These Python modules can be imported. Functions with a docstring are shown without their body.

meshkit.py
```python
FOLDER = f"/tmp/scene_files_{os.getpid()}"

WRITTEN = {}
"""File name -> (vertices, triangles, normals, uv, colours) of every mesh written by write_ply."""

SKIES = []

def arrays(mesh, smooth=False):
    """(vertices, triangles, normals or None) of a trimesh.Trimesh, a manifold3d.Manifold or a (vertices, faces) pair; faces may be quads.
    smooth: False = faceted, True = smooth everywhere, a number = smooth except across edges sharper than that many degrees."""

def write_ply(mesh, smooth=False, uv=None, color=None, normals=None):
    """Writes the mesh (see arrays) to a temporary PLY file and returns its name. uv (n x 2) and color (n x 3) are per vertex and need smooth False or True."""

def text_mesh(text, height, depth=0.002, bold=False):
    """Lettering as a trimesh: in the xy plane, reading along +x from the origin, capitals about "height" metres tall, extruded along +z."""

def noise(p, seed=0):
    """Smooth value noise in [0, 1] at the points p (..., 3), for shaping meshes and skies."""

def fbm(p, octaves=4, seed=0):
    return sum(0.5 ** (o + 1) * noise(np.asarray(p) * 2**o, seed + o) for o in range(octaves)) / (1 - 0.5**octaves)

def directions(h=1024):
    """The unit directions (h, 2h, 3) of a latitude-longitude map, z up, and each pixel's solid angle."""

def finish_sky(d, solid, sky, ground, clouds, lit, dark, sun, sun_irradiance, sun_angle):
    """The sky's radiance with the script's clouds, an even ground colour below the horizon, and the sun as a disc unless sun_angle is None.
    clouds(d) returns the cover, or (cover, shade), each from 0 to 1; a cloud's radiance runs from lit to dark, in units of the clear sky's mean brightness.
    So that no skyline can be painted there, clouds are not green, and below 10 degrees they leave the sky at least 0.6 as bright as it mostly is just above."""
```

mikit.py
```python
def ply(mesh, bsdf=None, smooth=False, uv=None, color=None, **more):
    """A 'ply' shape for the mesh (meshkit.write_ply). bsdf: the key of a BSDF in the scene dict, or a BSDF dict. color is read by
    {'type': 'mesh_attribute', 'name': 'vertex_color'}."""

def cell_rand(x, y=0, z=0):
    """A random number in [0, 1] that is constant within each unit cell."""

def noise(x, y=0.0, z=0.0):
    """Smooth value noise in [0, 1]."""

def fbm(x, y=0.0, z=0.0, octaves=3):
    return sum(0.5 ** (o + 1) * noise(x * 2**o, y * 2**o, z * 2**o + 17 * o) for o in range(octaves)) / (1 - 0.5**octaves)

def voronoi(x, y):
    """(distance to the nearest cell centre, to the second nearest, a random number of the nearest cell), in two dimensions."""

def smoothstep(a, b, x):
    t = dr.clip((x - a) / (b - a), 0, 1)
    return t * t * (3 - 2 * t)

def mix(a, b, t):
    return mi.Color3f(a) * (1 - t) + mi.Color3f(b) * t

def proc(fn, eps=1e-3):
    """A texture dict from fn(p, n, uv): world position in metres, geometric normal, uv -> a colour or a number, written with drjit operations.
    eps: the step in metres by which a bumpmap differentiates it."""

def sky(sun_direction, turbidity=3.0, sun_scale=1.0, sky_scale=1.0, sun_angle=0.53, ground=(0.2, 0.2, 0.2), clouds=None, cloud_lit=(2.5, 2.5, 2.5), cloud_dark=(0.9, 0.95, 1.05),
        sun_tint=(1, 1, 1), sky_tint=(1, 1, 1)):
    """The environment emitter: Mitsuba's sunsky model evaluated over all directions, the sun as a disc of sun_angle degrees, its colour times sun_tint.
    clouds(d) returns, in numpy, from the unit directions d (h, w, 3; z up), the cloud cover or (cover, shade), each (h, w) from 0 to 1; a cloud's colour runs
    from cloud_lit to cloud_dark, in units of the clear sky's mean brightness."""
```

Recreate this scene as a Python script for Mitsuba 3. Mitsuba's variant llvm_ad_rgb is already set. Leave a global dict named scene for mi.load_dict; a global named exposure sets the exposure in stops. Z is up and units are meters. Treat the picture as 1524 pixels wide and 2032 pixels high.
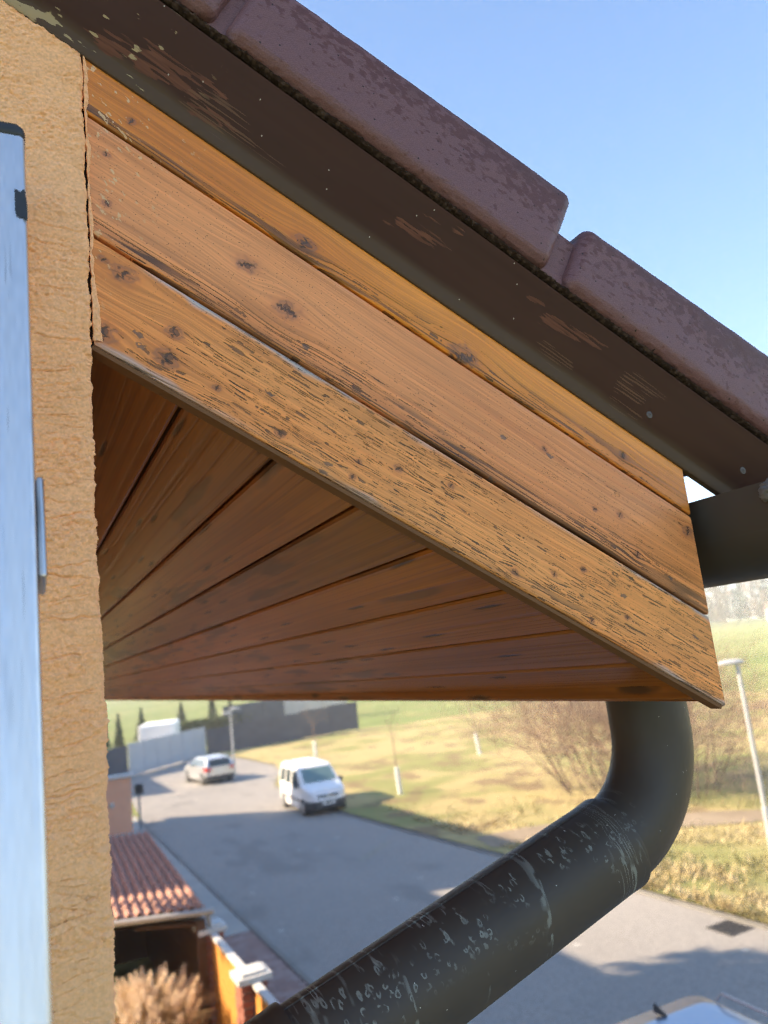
import math, numpy as np, trimesh, mitsuba as mi, drjit as dr
import manifold3d as m3
import shapely.geometry as sg
import mikit, meshkit
from mikit import noise, fbm, voronoi, cell_rand, smoothstep, mix, proc
T = mi.ScalarTransform4f
rng = np.random.default_rng(7)
S = 0.66                       # metres from the lens to the gable face
FWD, UP = np.array([0.44347393, 0.87604178, 0.18942457]), np.array([0.01379589, -0.21799044, 0.97585339])
SUN = np.array([-0.80, 0.42, 0.56])
exposure = 3.4
CAM = np.array([0, -S, 0.0])
HAZE = 0.0012
scene = {'type': 'scene'}
labels = {}
scene['air'] = {'type': 'homogeneous', 'albedo': {'type': 'rgb', 'value': [0.95, 0.95, 0.95]}, 'sigma_t': {'type': 'rgb', 'value': [HAZE] * 3}}
scene['camera'] = {'type': 'thinlens', 'fov': 53.78, 'fov_axis': 'x', 'aperture_radius': 0.0024, 'focus_distance': 0.78, 'near_clip': 0.02, 'far_clip': 6000.0,
                   'to_world': T().look_at(origin=CAM.tolist(), target=(CAM + FWD).tolist(), up=UP.tolist()), 'medium': {'type': 'ref', 'id': 'air'}}
scene['sky_light'] = mikit.sky(SUN.tolist(), turbidity=2.6, sky_tint=(0.97, 1.0, 1.08), sun_scale=1.0, sky_scale=1.0, ground=(0.22, 0.2, 0.15))

# ------------------------------------------------------------------ helpers
def rgb(c): return {'type': 'rgb', 'value': [float(x) for x in c]}
def tex(c): return proc(c) if callable(c) else (rgb(c) if hasattr(c, '__len__') else c)
def mat(key, color, rough=0.6, spec=0.4, metallic=0.0, height=None, hscale=1.0, eps=4e-4, clearcoat=0.0, kind='principled', **more):
    b = {'type': kind, 'base_color': tex(color), 'roughness': tex(rough), 'specular': spec, **more}
    if kind == 'principled':
        b['metallic'] = metallic
        if clearcoat: b['clearcoat'] = clearcoat; b['clearcoat_gloss'] = 0.75
    if height is not None:
        b = {'type': 'bumpmap', 'arbitrary': proc(height, eps), 'scale': hscale, 'bsdf': b}
    scene[key] = {'type': 'twosided', 'bsdf': b}
    return key
def C(r, g, b): return mi.Color3f(r, g, b)
used = {}
def key(name):
    n = used.get(name, 0); used[name] = n + 1
    return name if n == 0 else f'{name}_{n:03d}'
def add(name, mesh, bsdf, parent=None, smooth=30, label=None, cat=None, group=None, kind=None, tw=None, **k):
    ky = key((parent + '__' if parent else '') + name)
    d = mesh if isinstance(mesh, dict) else mikit.ply(mesh, bsdf, smooth=smooth, **k)
    scene[ky] = {**d, **({'to_world': tw} if tw is not None else {})}
    say(ky, label, cat, group, kind)
    return ky
def say(ky, label=None, cat=None, group=None, kind=None):
    e = {k: v for k, v in (('label', label), ('category', cat), ('group', group), ('kind', kind)) if v}
    if e: labels[ky] = {**labels.get(ky, {}), **e}
def thing(name, label, cat, group=None):
    ky = key(name); say(ky, label, cat, group); return ky
def M(man): 
    m = man.to_mesh(); return trimesh.Trimesh(np.array(m.vert_properties[:, :3]), np.array(m.tri_verts), process=False)
def cat_(ms): return trimesh.util.concatenate(ms)
def box(x0, x1, y0, y1, z0, z1): 
    return trimesh.creation.box((x1 - x0, y1 - y0, z1 - z0), T3((x0 + x1) / 2, (y0 + y1) / 2, (z0 + z1) / 2))
def T3(x, y, z):
    m = np.eye(4); m[:3, 3] = (x, y, z); return m
def rbox(x0, x1, y0, y1, z0, z1, r=0.004, seg=8):
    b = []
    s = m3.Manifold.sphere(r, seg)
    for x in (x0 + r, x1 - r):
        for y in (y0 + r, y1 - r):
            for z in (z0 + r, z1 - r): b.append(s.translate((x, y, z)))
    return M(m3.Manifold.batch_hull(b))
def tube(pts, rad, sides=12, cap=False):
    p = np.asarray(pts, float); rad = np.broadcast_to(np.asarray(rad, float), (len(p),))
    t = np.gradient(p, axis=0); t /= np.linalg.norm(t, axis=1, keepdims=True) + 1e-12
    ref = np.array([0, 0, 1.0]) if abs(t[0][2]) < 0.9 else np.array([0, 1.0, 0])
    a = np.cross(t, ref); bad = np.linalg.norm(a, axis=1) < 1e-3; a[bad] = np.cross(t[bad], [1.0, 0.3, 0]); a /= np.linalg.norm(a, axis=1, keepdims=True)
    b = np.cross(t, a); ang = np.arange(sides) * 2 * np.pi / sides
    v = p[:, None] + rad[:, None, None] * (np.cos(ang)[None, :, None] * a[:, None] + np.sin(ang)[None, :, None] * b[:, None])
    i, j = np.meshgrid(np.arange(len(p) - 1), np.arange(sides), indexing='ij')
    q = np.stack([i * sides + j, (i + 1) * sides + j, (i + 1) * sides + (j + 1) % sides, i * sides + (j + 1) % sides], -1).reshape(-1, 4)
    f = np.vstack([q[:, [0, 2, 1]], q[:, [0, 3, 2]]]); v = v.reshape(-1, 3)
    if cap:
        n = len(v); v = np.vstack([v, p[:1], p[-1:]]); k = np.arange(sides)
        f = np.vstack([f, np.stack([np.full(sides, n), (k + 1) % sides, k], 1), np.stack([np.full(sides, n + 1), n - sides + k, n - sides + (k + 1) % sides], 1)])
    m = trimesh.Trimesh(v, f, process=False); return m
def lattice(P, flip=False):
    """A grid of points (a, b, 3) as a mesh."""
    a, b = P.shape[:2]; i, j = np.meshgrid(np.arange(a - 1), np.arange(b - 1), indexing='ij')
    q = np.stack([i * b + j, (i + 1) * b + j, (i + 1) * b + j + 1, i * b + j + 1], -1).reshape(-1, 4)
    if flip: q = q[:, ::-1]
    return trimesh.Trimesh(P.reshape(-1, 3), np.vstack([q[:, [0, 1, 2]], q[:, [0, 2, 3]]]), process=False)
SD, ND = np.array([math.cos(math.pi / 6), 0, -0.5]), np.array([0.5, 0, math.cos(math.pi / 6)])   # down the roof slope, square to it
def sny(s, n, y): return np.stack([np.asarray(s) * SD[0] + np.asarray(n) * ND[0], np.asarray(y) + 0 * np.asarray(s), np.asarray(s) * SD[2] + np.asarray(n) * ND[2]], -1)
def slopemesh(m):      # a mesh modelled in (s, y, n) placed on the slope
    v = np.array(m.vertices); w = sny(v[:, 0], v[:, 2], v[:, 1]); return trimesh.Trimesh(w, np.array(m.faces), process=False)

# ------------------------------------------------------------------ materials of the house corner
def S_of(p): return p.x * 0.8660254 - p.z * 0.5
def N_of(p): return p.x * 0.5 + p.z * 0.8660254

def wood_fn(base_a, base_b, dark, lo, w, knots, crack, cracklow, pits, grey, seed, peel=0.0, stain=0.5, long=1.0, ringy=0.17, s_from=-9.0):
    """Weathered varnished board: returns (colour, height). s runs along the board, t across it (0 at its lower edge)."""
    def fields(p):
        s, n = S_of(p), N_of(p)
        t0 = (n - lo) / w
        tt, kn_, core, halo = n, mi.Float(0), mi.Float(0), mi.Float(0)
        for (ks, kn, r) in knots:
            r = 1.18 * r
            wob = 0.7 * (fbm(s * 150 + seed, n * 210, octaves=2) - 0.5)
            e2 = dr.square((s - ks) / (1.9 * r)) + dr.square((n - kn) / (1.05 * r))
            g = dr.exp(-0.55 * e2)
            tt = tt + (n - kn) * -0.72 * g
            d = dr.sqrt(dr.square((s - ks) / (1.15 * r)) + dr.square((n - kn) / (0.85 * r))) + wob
            ring = 0.5 + 0.5 * dr.sin(d * 13)
            inside = 1 - smoothstep(0.55, 1.05, d)
            kn_ = dr.maximum(kn_, inside * (0.5 + 0.5 * ring))
            halo = dr.maximum(halo, dr.exp(-1.1 * dr.square(d)))
            a = 6.28 * noise(mi.Float(ks * 91 + kn * 57), seed)
            ca, sa = dr.cos(a), dr.sin(a)
            u, v = (s - ks) * ca + (n - kn) * sa, (n - kn) * ca - (s - ks) * sa
            cr = dr.minimum(dr.abs(v + 0.15 * r * (noise(u * 700, seed) - 0.5) * 3), dr.abs(u * 0.7 + v * 0.5) + 0.12 * r)
            core = dr.maximum(core, (1 - smoothstep(0.06 * r, 0.2 * r, cr)) * (1 - smoothstep(0.45, 0.8, d)))
            core = dr.maximum(core, 0.7 * (1 - smoothstep(0.18, 0.35, d + 0.3 * wob)))
        tt = tt + 0.006 * (fbm(s * 5 + seed, n * 14, octaves=2) - 0.5)
        fine = noise(s * 16 + seed, tt * 950)
        rings = noise(s * 2.2 + 5 * seed, tt * 230)
        line = smoothstep(0.76, 0.95, 1 - dr.abs(2 * noise(s * 1.3, tt * 165 + seed) - 1))
        # where the varnish has opened
        zone = fbm(s * 7 + 3 * seed, t0 * 2.2 + seed, octaves=3)
        zone = smoothstep(0.44, 0.68, zone + 0.42 * (crack - 0.5)) * (0.55 + 0.7 * noise(s * 11 + seed, t0 * 3.0)) * smoothstep(s_from, s_from + 0.12, s)
        zone = dr.clip(zone + 0.45 * smoothstep(0.32, 0.66, s + 0.1 * (noise(s * 8, t0 * 4 + seed) - 0.5)) * smoothstep(0.25, 0.6, noise(s * 14 + seed, t0 * 5)), 0, 1)
        edge_low = smoothstep(0.34, 0.05, t0 + 0.22 * (fbm(s * 6 + seed, 2.0, octaves=2) - 0.5)) * cracklow
        open_ = dr.clip(zone * crack * 1.5 + edge_low * (0.4 + noise(s * 12, seed)), 0, 1)
        c1 = noise(s * 85 * long + 9 * seed + 0.8 * noise(s * 300, n * 300), tt * 1150)
        c2 = noise(s * 20 * long + 3 * seed + 0.5 * noise(s * 150, n * 200), tt * 900 + 7)
        th = mix_f(0.97, 0.715, open_)
        cracks = smoothstep(th, th + 0.07, c1)
        th2 = mix_f(1.04, 0.88, dr.clip(open_ - 0.12, 0, 1))
        cracks = dr.maximum(cracks, smoothstep(th2, th2 + 0.05, c2))
        longl = smoothstep(0.72, 0.92, 1 - dr.abs(2 * noise(s * 3.1 + seed, tt * 260 + 3) - 1)) * edge_low
        cracks = dr.maximum(cracks, dr.clip(longl * (0.55 + noise(s * 25, tt * 100)), 0, 1))
        d1, _, r1 = voronoi(s * 190 + seed + 0.5 * noise(s * 60, n * 60), n * 230)
        pz = smoothstep(0.5, 0.72, fbm(s * 6, n * 9 + 2 * seed, octaves=2) + 0.35 * (pits - 0.4))
        pit = smoothstep(0.10 + 0.10 * r1, 0.04, d1) * mi.Float(dr.select(r1 < 0.5 * pits, 1.0, 0.0)) * pz
        d2, _, r2 = voronoi(s * 55 + seed, n * 110)
        blot = smoothstep(0.3, 0.18, d2 + 0.3 * (noise(s * 400, n * 500) - 0.5)) * mi.Float(dr.select(r2 < 0.010 * (crack + pits), 1.0, 0.0))
        return s, n, t0, tt, fine, rings, line, open_, cracks, pit, blot, kn_, core, halo
    def color(p, nn, uv):
        s, n, t0, tt, fine, rings, line, open_, cracks, pit, blot, kn_, core, halo = fields(p)
        c = mix(base_a, base_b, smoothstep(0.25, 0.75, fbm(s * 3 + seed, t0 * 1.7, octaves=3)))
        c = c * (1 - 0.55 * ringy * 1.6 + ringy * 1.6 * fine) * (0.88 + 0.24 * fbm(s * 9 + seed, n * 60, octaves=3)) * (1 - 0.5 * ringy + ringy * rings)
        c = mix(c, c * C(0.72, 0.60, 0.52), 0.38 * line * smoothstep(0.3, 0.7, fbm(s * 4 + seed, n * 30, octaves=2)))
        c = mix(c, C(0.42, 0.30, 0.155) * (0.85 + 0.3 * fine), 0.09 * open_ * peel)
        c = mix(c, C(*dark), dr.clip(stain * smoothstep(0.09, 0.0, t0) * smoothstep(0.3, 0.65, noise(s * 9 + seed, n * 40)) * 0.9, 0, 0.85))
        c = mix(c, c * C(0.66, 0.50, 0.56), 0.6 * halo)
        c = mix(c, C(0.22, 0.125, 0.085), 0.45 * kn_)
        c = mix(c, C(0.055, 0.04, 0.03), 0.85 * core)
        g = smoothstep(0.91, 0.985, t0 + 0.06 * (noise(s * 60, seed) - 0.5)) * smoothstep(0.35, 0.6, fbm(s * 8 + 2 * seed, octaves=2)) * grey
        g = dr.maximum(g, grey * 0.7 * smoothstep(0.075, 0.02, t0 + 0.05 * (noise(s * 50, seed + 3) - 0.5)) * smoothstep(0.35, 0.6, fbm(s * 7 + seed, 1.0, octaves=2)))
        c = mix(c, C(0.42, 0.37, 0.36) * (0.7 + 0.6 * fine), g)
        c = mix(c, C(*dark) * 0.8, cracks * (0.55 + 0.35 * noise(s * 33, n * 120)))
        c = mix(c, C(0.10, 0.05, 0.03), 0.75 * pit)
        c = mix(c, C(0.11, 0.085, 0.07), 0.75 * blot)
        fl = smoothstep(0.60, 0.66, fbm(s * 150 + seed, n * 260 + s * 90, octaves=3) - 0.06 - 0.10 * smoothstep(-0.19, -0.09, s + 0.35 * (n - 0.4))) * smoothstep(-0.08, -0.14, s)
        c = mix(c, C(0.70, 0.46, 0.24), 0.8 * fl)
        return dr.clip(c, 0, 1)
    def height(p, nn, uv):
        s, n, t0, tt, fine, rings, line, open_, cracks, pit, blot, kn_, core, halo = fields(p)
        return 0.00010 * fine + 0.00012 * rings - 0.0005 * cracks - 0.0003 * pit - 0.0003 * blot - 0.0006 * core - 0.00025 * kn_
    return color, height
def mix_f(a, b, t): return a * (1 - t) + b * t

K1 = [(0.0257, 0.5108, 0.011), (0.2348, 0.5006, 0.019), (-0.17, 0.515, 0.005), (0.47, 0.512, 0.006)]
K2 = [(-0.0123, 0.4487, 0.010), (0.0425, 0.4294, 0.0125), (-0.1707, 0.4671, 0.004), (-0.1458, 0.4219, 0.005), (0.4529, 0.4259, 0.004), (0.4884, 0.4376, 0.0045), (0.5909, 0.4706, 0.009), (0.366, 0.458, 0.004), (0.5266, 0.4049, 0.005)]
K3 = [(-0.0383, 0.3436, 0.0085), (-0.032, 0.3161, 0.011), (-0.1005, 0.3667, 0.012), (-0.1214, 0.3692, 0.005), (-0.088, 0.3062, 0.012), (0.2141, 0.3403, 0.0055), (0.1731, 0.325, 0.0035), (0.2751, 0.3554, 0.004),
      (0.3794, 0.3059, 0.0055), (0.4266, 0.327, 0.0045), (0.461, 0.351, 0.0045), (0.49, 0.3016, 0.0045), (0.0908, 0.3077, 0.005), (0.1738, 0.3074, 0.004), (0.0198, 0.3154, 0.004), (0.5348, 0.3274, 0.0035)]
N0 = 0.292
c, h = wood_fn((0.74, 0.262, 0.024), (0.62, 0.195, 0.022), (0.05, 0.035, 0.02), 0.4935, 0.1, K1, 0.10, 1.0, 0.05, 0.0, 1.3, stain=0.7, long=0.6)
mat('amber_board', c, 0.34, 0.45, height=h)
c, h = wood_fn((0.75, 0.298, 0.108), (0.68, 0.248, 0.076), (0.05, 0.035, 0.025), 0.386, 0.1065, K2, 0.46, 1.0, 0.9, 0.1, 2.7, stain=0.5, long=0.7)
mat('rosy_board', c, 0.42, 0.4, height=h)
c, h = wood_fn((0.80, 0.318, 0.090), (0.75, 0.268, 0.068), (0.05, 0.042, 0.032), N0, 0.093, K3, 0.86, 0.6, 0.9, 1.0, 4.1, peel=0.8, stain=0.35, ringy=0.24, s_from=-0.10)
mat('cracked_board', c, 0.5, 0.35, height=h)

def soffit_fields(p):
    s, y = S_of(p), p.y
    i = dr.floor(s / 0.1003 + 0.02); r = cell_rand(i, 3); r2 = cell_rand(i, 8)
    tt = s + 0.004 * (fbm(y * 2.0 + 9 * r, s * 20, octaves=2) - 0.5) * 2
    fine = noise(y * 6 + 30 * r, tt * 700)
    line = smoothstep(0.7, 0.95, 1 - dr.abs(2 * noise(y * 1.1 + 17 * r, tt * 130 + 50 * r) - 1))
    d, _, k = voronoi(y * 4.2 + 13 * r, s * 46 + 0.8 * noise(y * 3, s * 9))
    knot = smoothstep(0.2, 0.06, d + 0.06 * (noise(y * 60, s * 200) - 0.5)) * mi.Float(dr.select(k < 0.38, 1.0, 0.0))
    return s, y, r, r2, fine, line, knot
def soffit_col(p, n, uv):
    s, y, r, r2, fine, line, knot = soffit_fields(p)
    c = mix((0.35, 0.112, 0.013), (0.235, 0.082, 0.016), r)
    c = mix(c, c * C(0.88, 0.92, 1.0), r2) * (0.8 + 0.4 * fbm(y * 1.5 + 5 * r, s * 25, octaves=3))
    c = mix(c, c * C(0.68, 0.6, 0.55), 0.55 * line) * (0.88 + 0.2 * fine)
    c = mix(c, C(0.04, 0.02, 0.010), 0.85 * knot)
    c = mix(c, C(0.06, 0.03, 0.015), 0.6 * smoothstep(0.62, 0.74, fbm(y * 3.5 + 11 * r, s * 30 + 4, octaves=3)))
    return c
def soffit_h(p, n, uv):
    s, y, r, r2, fine, line, knot = soffit_fields(p)
    return 0.00008 * fine - 0.00035 * line - 0.0003 * knot
mat('soffit_varnish', soffit_col, 0.30, 0.38, height=soffit_h)
mat('crack_shade', (0.02, 0.014, 0.01), 0.9, 0.1)  # black standing in for the shade deep inside the plaster crack
mat('end_grain', (0.16, 0.075, 0.03), 0.7, 0.3)
mat('tongue', lambda p, n, uv: mix((0.20, 0.075, 0.025), (0.07, 0.04, 0.025), smoothstep(0.3, 0.7, noise(S_of(p) * 14, N_of(p) * 300))), 0.6, 0.3)

def plaster_col(p, n, uv):
    q = p * 1.0
    a = fbm(q.x * 30 + q.y * 23, q.z * 30, 2.0, octaves=3); g = noise(q.x * 420, q.y * 420, q.z * 420)
    c = mix((0.87, 0.462, 0.23), (0.91, 0.51, 0.27), a) * (0.80 + 0.20 * g + 0.20 * noise(q.x * 800 + q.y * 600, q.z * 800, 5.0))
    c = mix(c, C(0.66, 0.47, 0.27), 0.5 * smoothstep(0.1, -0.3, q.z))
    return c
mat('plaster', plaster_col, 0.92, 0.15, height=lambda p, n, uv: 0.0011 * noise(p.x * 700 + p.y * 500, p.y * 400, p.z * 700), eps=3e-4)
mat('plaster_smear_mat', lambda p, n, uv: mix((0.66, 0.43, 0.19), (0.55, 0.33, 0.16), noise(p.x * 300, p.z * 300)), 0.92, 0.15)

def flash_col(p, n, uv):
    s, m = S_of(p), N_of(p)
    c = mix((0.050, 0.0215, 0.014), (0.064, 0.028, 0.018), fbm(s * 5, m * 60, octaves=3))
    c = mix(c, C(0.095, 0.062, 0.038), 0.8 * smoothstep(0.5685, 0.5570, m + 0.003 * (noise(s * 30, 2.0) - 0.5)))  # dust tone painted on the lip in place of its gloss and bounced light
    for (a, b, ra, rb) in ((-0.178, 0.577, 0.055, 0.014), (0.125, 0.592, 0.032, 0.008), (0.148, 0.615, 0.024, 0.004), (0.335, 0.600, 0.045, 0.007), (0.281, 0.606, 0.014, 0.003), (-0.12, 0.565, 0.03, 0.006)):
        u, v = (s - a) / ra, (m - b - 0.15 * (s - a)) / rb
        e = dr.square(u) + dr.square(v) + 3.2 * (fbm(s * 45, m * 330 + 5, octaves=3) - 0.5)
        c = mix(c, C(0.125, 0.050, 0.030) * (0.75 + 0.5 * noise(s * 60, m * 800)), smoothstep(0.95, 0.65, e) * smoothstep(0.28, 0.45, noise(s * 35, m * 420)))
    sc = noise(s * 22 + 40 * m, m * 900) * smoothstep(0.55, 0.72, fbm(s * 9, m * 30, octaves=2))
    c = mix(c, C(0.16, 0.085, 0.05), 0.6 * smoothstep(0.66, 0.78, sc))
    d, _, k = voronoi(s * 60, m * 60)
    c = mix(c, C(0.4, 0.34, 0.28), smoothstep(0.06, 0.03, d) * mi.Float(dr.select(k < 0.03, 1.0, 0.0)))
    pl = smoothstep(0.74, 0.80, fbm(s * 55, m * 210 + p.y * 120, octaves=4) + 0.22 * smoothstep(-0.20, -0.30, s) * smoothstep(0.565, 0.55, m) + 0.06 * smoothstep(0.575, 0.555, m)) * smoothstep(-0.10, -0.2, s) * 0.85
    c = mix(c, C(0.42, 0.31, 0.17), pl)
    return c
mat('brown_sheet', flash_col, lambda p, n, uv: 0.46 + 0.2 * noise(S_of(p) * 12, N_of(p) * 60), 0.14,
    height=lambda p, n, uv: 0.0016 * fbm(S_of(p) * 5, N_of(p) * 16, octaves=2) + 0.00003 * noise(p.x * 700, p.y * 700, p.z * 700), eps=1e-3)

def tile_col(p, n, uv):
    s, m = S_of(p), N_of(p)
    q = m + 0.03 * s
    lev = smoothstep(0.655, 0.735, q + 0.05 * (fbm(s * 12, m * 12, octaves=3) - 0.5))
    vein = fbm(s * 130 + m * 60, m * 210 - s * 50, octaves=3)
    worn = smoothstep(-0.13, 0.13, vein - 0.20 - 0.36 * lev)
    c = mix((0.112, 0.044, 0.042), (0.165, 0.081, 0.085), worn)
    c = mix(c, C(0.095, 0.042, 0.040), 0.75 * smoothstep(0.715, 0.75, q + 0.03 * (noise(s * 40, m * 40) - 0.5)))
    c = c * (0.82 + 0.36 * noise(p.x * 900, p.y * 900, p.z * 900))
    d, _, k = voronoi(s * 75, m * 75)
    c = mix(c, C(0.03, 0.02, 0.018), smoothstep(0.10, 0.05, d) * mi.Float(dr.select(k < 0.10, 1.0, 0.0)))
    e = smoothstep(0.635, 0.605, m - 0.0 * s + 0.012 * (noise(s * 90, 3.0) - 0.5))
    return mix(c, C(0.10, 0.06, 0.045), 0.3 * e)
mat('tile_concrete', tile_col, 0.45, 0.3, height=lambda p, n, uv: 0.0005 * noise(p.x * 500, p.y * 500, p.z * 500) + 0.0009 * fbm(p.x * 120, p.y * 120, p.z * 120, octaves=2), eps=6e-4)
mat('grit', lambda p, n, uv: mix((0.030, 0.018, 0.013), (0.070, 0.044, 0.032), smoothstep(0.45, 0.8, noise(p.x * 300, p.y * 300, p.z * 300))), 0.95, 0.1)

def pipe_col(p, n, uv):
    c = mix((0.054, 0.046, 0.040), (0.066, 0.056, 0.048), fbm(p.x * 20, p.z * 20, p.y * 20, octaves=2))
    t = p.z - 0.29 * (p.x - 0.6) + 0.339          # height above the pipe's axis
    d, _, k = voronoi(p.x * 70, p.z * 48 + p.x * 8)
    d2, _, k2 = voronoi(p.x * 110 + 3, p.z * 85)
    zone = smoothstep(0.0, 0.035, t + 0.04 * (noise(p.x * 14, 2.0) - 0.5)) * smoothstep(0.80, 0.70, p.x)
    wob = 0.18 * (noise(p.x * 300, p.z * 300) - 0.5)
    ring = 0.6 * smoothstep(0.13, 0.02, dr.abs(d + 1.8 * wob - 0.2)) * mi.Float(dr.select(k < 0.5, 1.0, 0.0)) * smoothstep(0.35, 0.75, noise(p.x * 190, p.z * 190)) + 0.5 * smoothstep(0.3, 0.6, fbm(p.x * 350, p.z * 350, octaves=2)) * smoothstep(0.25, 0.05, d + wob) * mi.Float(dr.select(k < 0.3, 1.0, 0.0))
    ring2 = 0.7 * smoothstep(0.3, 0.7, noise(p.x * 260, p.z * 260)) * smoothstep(0.16, 0.04, dr.abs(d2 + 1.5 * wob - 0.2)) * mi.Float(dr.select(k2 < 0.6, 1.0, 0.0))
    blot = dr.maximum(ring, ring2) * zone * smoothstep(0.3, 0.6, noise(p.x * 30, p.z * 30 + 4))
    run = smoothstep(0.85, 0.95, noise(p.x * 110 + 0.6 * noise(p.z * 25, 1.0), p.z * 5 + 9)) * smoothstep(0.45, 0.75, noise(p.x * 250, p.z * 120)) * smoothstep(-0.055, -0.02, t) * smoothstep(0.82, 0.70, p.x)
    lime = smoothstep(0.82, 0.95, 1 - dr.abs(2 * noise(p.x * 210 + 60 * p.z + 1.5 * noise(p.z * 60, p.x * 60), p.z * 12 + 2) - 1)) * smoothstep(0.035, 0.0, dr.abs(p.x - 0.735 + 0.15 * (p.z + 0.29))) * smoothstep(0.25, 0.6, noise(p.x * 200, p.z * 60))
    c = mix(c, C(0.30, 0.33, 0.31), dr.clip(0.85 * blot + 0.45 * run + 0.55 * lime, 0, 0.85))
    d, _, k = voronoi(p.x * 45 + 5, p.z * 45)
    return mix(c, C(0.5, 0.5, 0.47), 0.8 * smoothstep(0.04, 0.02, d) * mi.Float(dr.select(k < 0.2, 1.0, 0.0)))
mat('pipe_paint', pipe_col, lambda p, n, uv: 0.42 + 0.14 * fbm(p.x * 12, p.z * 12, p.y * 12, octaves=2), 0.32,
    height=lambda p, n, uv: 0.0012 * fbm(p.x * 14, p.z * 14, p.y * 14, octaves=2) + 0.00002 * noise(p.x * 800, p.y * 800, p.z * 800), eps=1e-3)
mat('rail_metal', lambda p, n, uv: mix((0.72, 0.725, 0.73), (0.82, 0.82, 0.82), noise(p.x * 600, p.z * 4, p.y * 300)) * (1 - 0.4 * smoothstep(0.62, 0.8, fbm(p.x * 300, p.z * 16 + 2.2, octaves=3)) * smoothstep(0.55, 0.75, noise(p.x * 40, p.z * 9))),
    lambda p, n, uv: 0.30 + 0.16 * noise(p.x * 500, p.z * 6), 0.5, metallic=0.85)
mat('black_plastic', (0.03, 0.032, 0.036), 0.45, 0.4)
mat('steel', (0.55, 0.55, 0.55), 0.25, 0.5, metallic=1.0)
mat('screw_paint', (0.075, 0.055, 0.042), 0.5, 0.4)
mat('sealant', (0.12, 0.12, 0.12), 0.35, 0.5)

# ------------------------------------------------------------------ the house corner
house = thing('house', 'ochre plastered house corner with varnished board eaves under purple brown roof tiles', 'house')
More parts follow.
